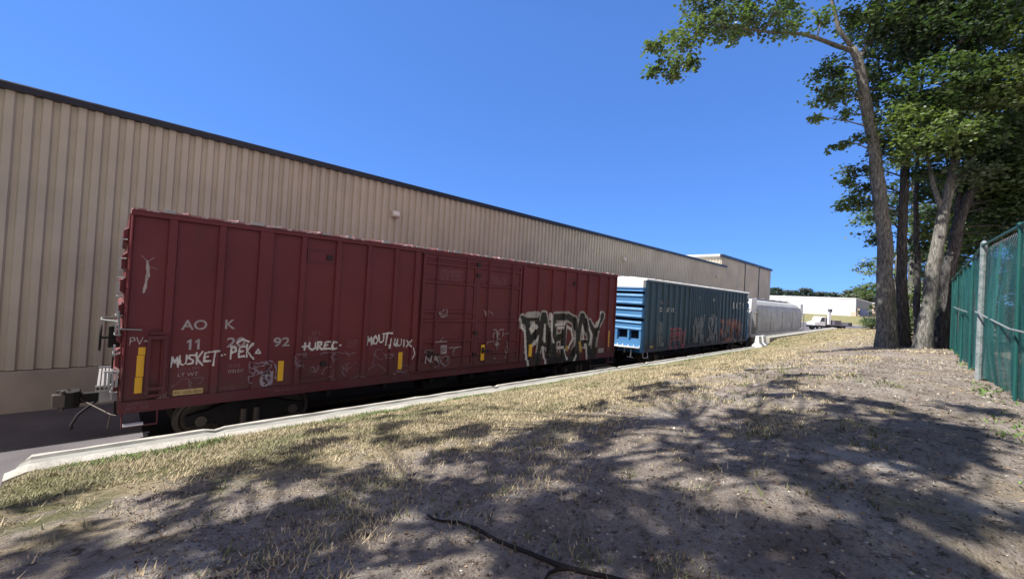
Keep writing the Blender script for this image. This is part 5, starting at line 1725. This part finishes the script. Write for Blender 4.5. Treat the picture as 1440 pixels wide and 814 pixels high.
while yy < 175:
    order.append((324 + rr.uniform(-8, 14), yy, rr.uniform(1.0, 1.2)))
    yy += rr.uniform(5.5, 8.0)
words_l = ['first', 'second', 'third', 'fourth', 'fifth', 'sixth', 'seventh', 'eighth', 'ninth', 'tenth', 'eleventh', 'twelfth', 'thirteenth', 'fourteenth', 'fifteenth',
           'sixteenth', 'seventeenth', 'eighteenth', 'nineteenth', 'twentieth', 'twenty-first', 'twenty-second', 'twenty-third', 'twenty-fourth', 'twenty-fifth', 'twenty-sixth', 'twenty-seventh', 'twenty-eighth', 'twenty-ninth', 'thirtieth']
for i, (x, y, s) in enumerate(order):
    if i == 0:
        t = ft
    else:
        t = ft.copy(); COL.objects.link(t)
        for ch in (fcrown, ftrunk):
            c_ = ch.copy(); COL.objects.link(c_); c_.parent = t
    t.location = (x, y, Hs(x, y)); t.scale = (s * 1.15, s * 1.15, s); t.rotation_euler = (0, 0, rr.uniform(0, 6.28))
    t['label'] = 'skyline tree behind the white building, %s counted from the right' % words_l[min(i, 29)]

# ------------------------------------------------------------------ root, grass, litter
def on_ground(x, y, dz=0.0):
    return (x, y, Hs(x, y) + micro(x, y) + dz)
RT = [(1.987, 2.929), (1.961, 2.804), (1.985, 2.699), (2.055, 2.577), (2.075, 2.365), (2.072, 2.139), (2.081, 2.003), (2.09, 1.876), (2.109, 1.734), (2.144, 1.614), (2.212, 1.472), (2.261, 1.324), (2.316, 1.167), (2.376, 0.863)]
def sticks(n, seed):
    rnd = random.Random(seed)
    b = MB()
    for _ in range(n):
        x = rnd.uniform(.3, 14); y = rnd.uniform(-.5, 6.5)
        a = rnd.uniform(0, 6.28); l = rnd.uniform(.04, .22)
        p0 = on_ground(x, y, .012); p1 = on_ground(x + math.cos(a) * l, y + math.sin(a) * l, .02 + rnd.uniform(0, .02))
        mid = ((p0[0] + p1[0]) / 2 + rnd.uniform(-.01, .01), (p0[1] + p1[1]) / 2 + rnd.uniform(-.01, .01), (p0[2] + p1[2]) / 2 + .01)
        r = rnd.uniform(.002, .005)
        b.tube([p0, mid, p1], [r, r, r * .6], 4)
    o = b.build('fallen_twigs', M['bark'])
    o['kind'] = 'stuff'
sticks(420, 3)

# height lookup on the built grid so that blades sit on the mesh
def gz_many(x, y):
    i = np.clip(np.searchsorted(xs, x) - 1, 0, nx - 2); j = np.clip(np.searchsorted(ys, y) - 1, 0, ny - 2)
    tx = (x - xs[i]) / (xs[i + 1] - xs[i]); ty = (y - ys[j]) / (ys[j + 1] - ys[j])
    return (ZZ[i, j] * (1 - tx) * (1 - ty) + ZZ[i + 1, j] * tx * (1 - ty) + ZZ[i, j + 1] * (1 - tx) * ty + ZZ[i + 1, j + 1] * tx * ty)

def on_mesh(P, dz):
    return [(x, y, float(gz_many(np.array([x]), np.array([y]))[0]) + dz) for x, y in P]
b = MB()
b.tube(on_mesh(RT, .010), [.004, .008, .010, .011, .012, .013, .014, .015, .016, .017, .018, .018, .019, .019], 8, jit=.15)
M['rootdark'] = weathered('dark_root_bark', (.018, .015, .013), (.04, .032, .028), .85, 12)
rt = b.build('root', M['rootdark'], None, smooth=True)
tag(rt, 'long dark surface root snaking over the shaded dirt at the bottom', 'root')
b = MB()
b.tube(on_mesh([(1.973, 1.608), (2.041, 1.633), (2.112, 1.617), (2.177, 1.555), (2.221, 1.451)], .010), [.006, .010, .012, .013, .012], 8)
b.build('side_root', M['rootdark'], rt, smooth=True)

def nz2(x, y, sc, sd):
    return np.array([noise.noise(Vector((a * sc, b_ * sc, sd))) for a, b_ in zip(x, y)])

def blades(name, n_tuft, xr, yr, per, hgt, seed, dens, colfn, wd=.004, spread=.05, power=1.0):
    rng = np.random.default_rng(seed)
    u = rng.uniform(0, 1, n_tuft) ** power
    x = xr[0] + (xr[1] - xr[0]) * u
    y = rng.uniform(yr[0], yr[1], n_tuft)
    keep = rng.uniform(0, 1, n_tuft) < dens(x, y)
    x, y = x[keep], y[keep]
    dist = np.hypot(x, y)
    n = len(x)
    X = np.repeat(x, per) + rng.normal(0, spread, n * per)
    Y = np.minimum(np.repeat(y, per) + rng.normal(0, spread, n * per), 8.87)
    th = np.repeat(rng.uniform(.6, 1.5, n), per)
    Z = gz_many(X, Y) - .004
    D = np.repeat(dist, per)
    h = hgt * th * rng.uniform(.5, 1.3, n * per)
    a = rng.uniform(0, 2 * np.pi, n * per)
    ln = rng.uniform(.3, 1.4, n * per)
    w = wd * (1 + D / 9.0) * rng.uniform(.7, 1.4, n * per)
    sx, sy = -np.sin(a) * w, np.cos(a) * w
    tip = np.stack([X + np.cos(a) * h * ln, Y + np.sin(a) * h * ln, Z + h], -1)
    q = np.stack([np.stack([X - sx, Y - sy, Z], -1), np.stack([X + sx, Y + sy, Z], -1), tip], 1)
    c_ = np.repeat(colfn(x, y, rng), per, axis=0) * rng.uniform(.7, 1.3, (n * per, 1))
    o = fast_mesh(name, q.reshape(-1, 3), 3, M['blade'], None, np.clip(c_, .01, 1))
    o['kind'] = 'stuff'
    return o

def straw_dens(x, y):
    return np.clip(-.02 + smooth01((y - 2.2 - 3.2 * (1 - smooth01(x / 4))) / 3.6) * 1.0 + nz2(x, y, .75, 3) * 1.0 + nz2(x, y, 3.1, 9) * .5, 0.03, 1)
def straw_col(x, y, rng):
    g_ = np.clip(smooth01((y - 3) / 5) * .34 + nz2(x, y, .9, 8) * 1.0, 0, 1)[:, None]
    st = np.array([(.46, .385, .245)]) * rng.uniform(.65, 1.25, (len(x), 1))
    gr = np.array([(.17, .185, .085)]) * rng.uniform(.6, 1.3, (len(x), 1))
    return st * (1 - g_) + gr * g_
blades('dry_grass', 46000, (-.8, 16), (1.0, 8.87), 7, .040, 5, straw_dens, straw_col, .0035, .05, 1.15)
blades('far_grass', 30000, (13, 68), (-.3, 8.87), 6, .045, 6, lambda x, y: np.clip(.35 + nz2(x, y, .3, 3) + smooth01((y - 3) / 4) * .4 - (1 - smooth01((x - 24) / 4)) * (1 - smooth01((y - 2) / 3)) * .5, .03, 1), straw_col, .0035, .12, 1.3)
# sparse green weeds along the kerb foot, the fence foot and in the dirt
blades('weeds', 5200, (-.5, 30), (8.3, 8.87), 6, .055, 8, lambda x, y: np.clip(.5 + nz2(x, y, .8, 1), 0, 1), lambda x, y, r_: np.array([(.10, .17, .04)]) * r_.uniform(.6, 1.4, (len(x), 1)), .004, .04)
blades('weeds', 420, (5, 22), (-.95, -.45), 5, .045, 9, lambda x, y: np.clip(.25 + nz2(x, y, .9, 4) * 1.4, 0, 1), lambda x, y, r_: np.array([(.09, .16, .03)]) * r_.uniform(.6, 1.5, (len(x), 1)), .006, .05)
blades('weeds', 1500, (.5, 12), (.3, 6), 10, .06, 10, lambda x, y: np.clip(.2 + nz2(x, y, 1.1, 6) * 1.4, 0, 1), lambda x, y, r_: np.array([(.11, .125, .05)]) * r_.uniform(.6, 1.4, (len(x), 1)), .004, .05)

def litter(n, seed):
    rng = np.random.default_rng(seed)
    x = .2 + 22 * rng.uniform(0, 1, n) ** 1.6
    y = rng.uniform(-1, 8.6, n) 
    keep = rng.uniform(0, 1, n) < np.clip(1.1 - y / 8, .15, 1)
    x, y = x[keep], y[keep]; n = len(x)
    z = gz_many(x, y) + .004
    a = rng.uniform(0, 2 * np.pi, n); l = rng.uniform(.006, .030, n) * (1 + x / 40)
    ux = np.stack([np.cos(a), np.sin(a), rng.normal(0, .3, n)], -1)
    sd = np.stack([-np.sin(a), np.cos(a), rng.normal(0, .4, n)], -1)
    P = np.stack([x, y, z], -1)
    l = l[:, None]
    q = np.stack([P, P + ux * l * .5 + sd * l * .4, P + ux * l + np.array([0, 0, .006]), P + ux * l * .5 - sd * l * .35], 1)
    pal = np.array([(.12, .075, .045), (.26, .18, .11), (.06, .045, .035), (.55, .50, .42), (.38, .28, .17), (.16, .12, .09)])
    T = pal[rng.choice(6, n, p=[.28, .14, .32, .03, .10, .13])] * rng.uniform(.7, 1.2, (n, 1))
    o = fast_mesh('leaf_litter', q.reshape(-1, 3), 4, M['blade'], None, T)
    o['kind'] = 'stuff'
litter(42000, 12)
def pebbles(n, seed):
    rng = np.random.default_rng(seed)
    x = .2 + 16 * rng.uniform(0, 1, n) ** 1.4; y = rng.uniform(-.8, 8.4, n)
    z = gz_many(x, y); r = rng.uniform(.005, .016, n) * (1 + x / 12)
    base = np.array([(1, 0, 0), (0, 1, 0), (-1, 0, 0), (0, -1, 0), (0, 0, .8)], float)
    tr_ = [(0, 1, 4), (1, 2, 4), (2, 3, 4), (3, 0, 4)]
    rot = rng.uniform(0, 6.28, n); ca, sa = np.cos(rot), np.sin(rot)
    sc = rng.uniform(.6, 1.4, (n, 5, 1))
    vv_ = base[None] * sc * r[:, None, None]
    vx = vv_[..., 0] * ca[:, None] - vv_[..., 1] * sa[:, None]; vy = vv_[..., 0] * sa[:, None] + vv_[..., 1] * ca[:, None]
    Q = np.stack([vx + x[:, None], vy + y[:, None], vv_[..., 2] + z[:, None]], -1)
    tri = np.stack([Q[:, list(t_)] for t_ in tr_], 1).reshape(-1, 3)
    T = np.repeat(np.array([(.30, .27, .23)]) * rng.uniform(.4, 1.25, (n, 1)), 4, axis=0)
    o = fast_mesh('pebbles', tri, 3, M['blade'], None, T)
    o['kind'] = 'stuff'
pebbles(5200, 14)
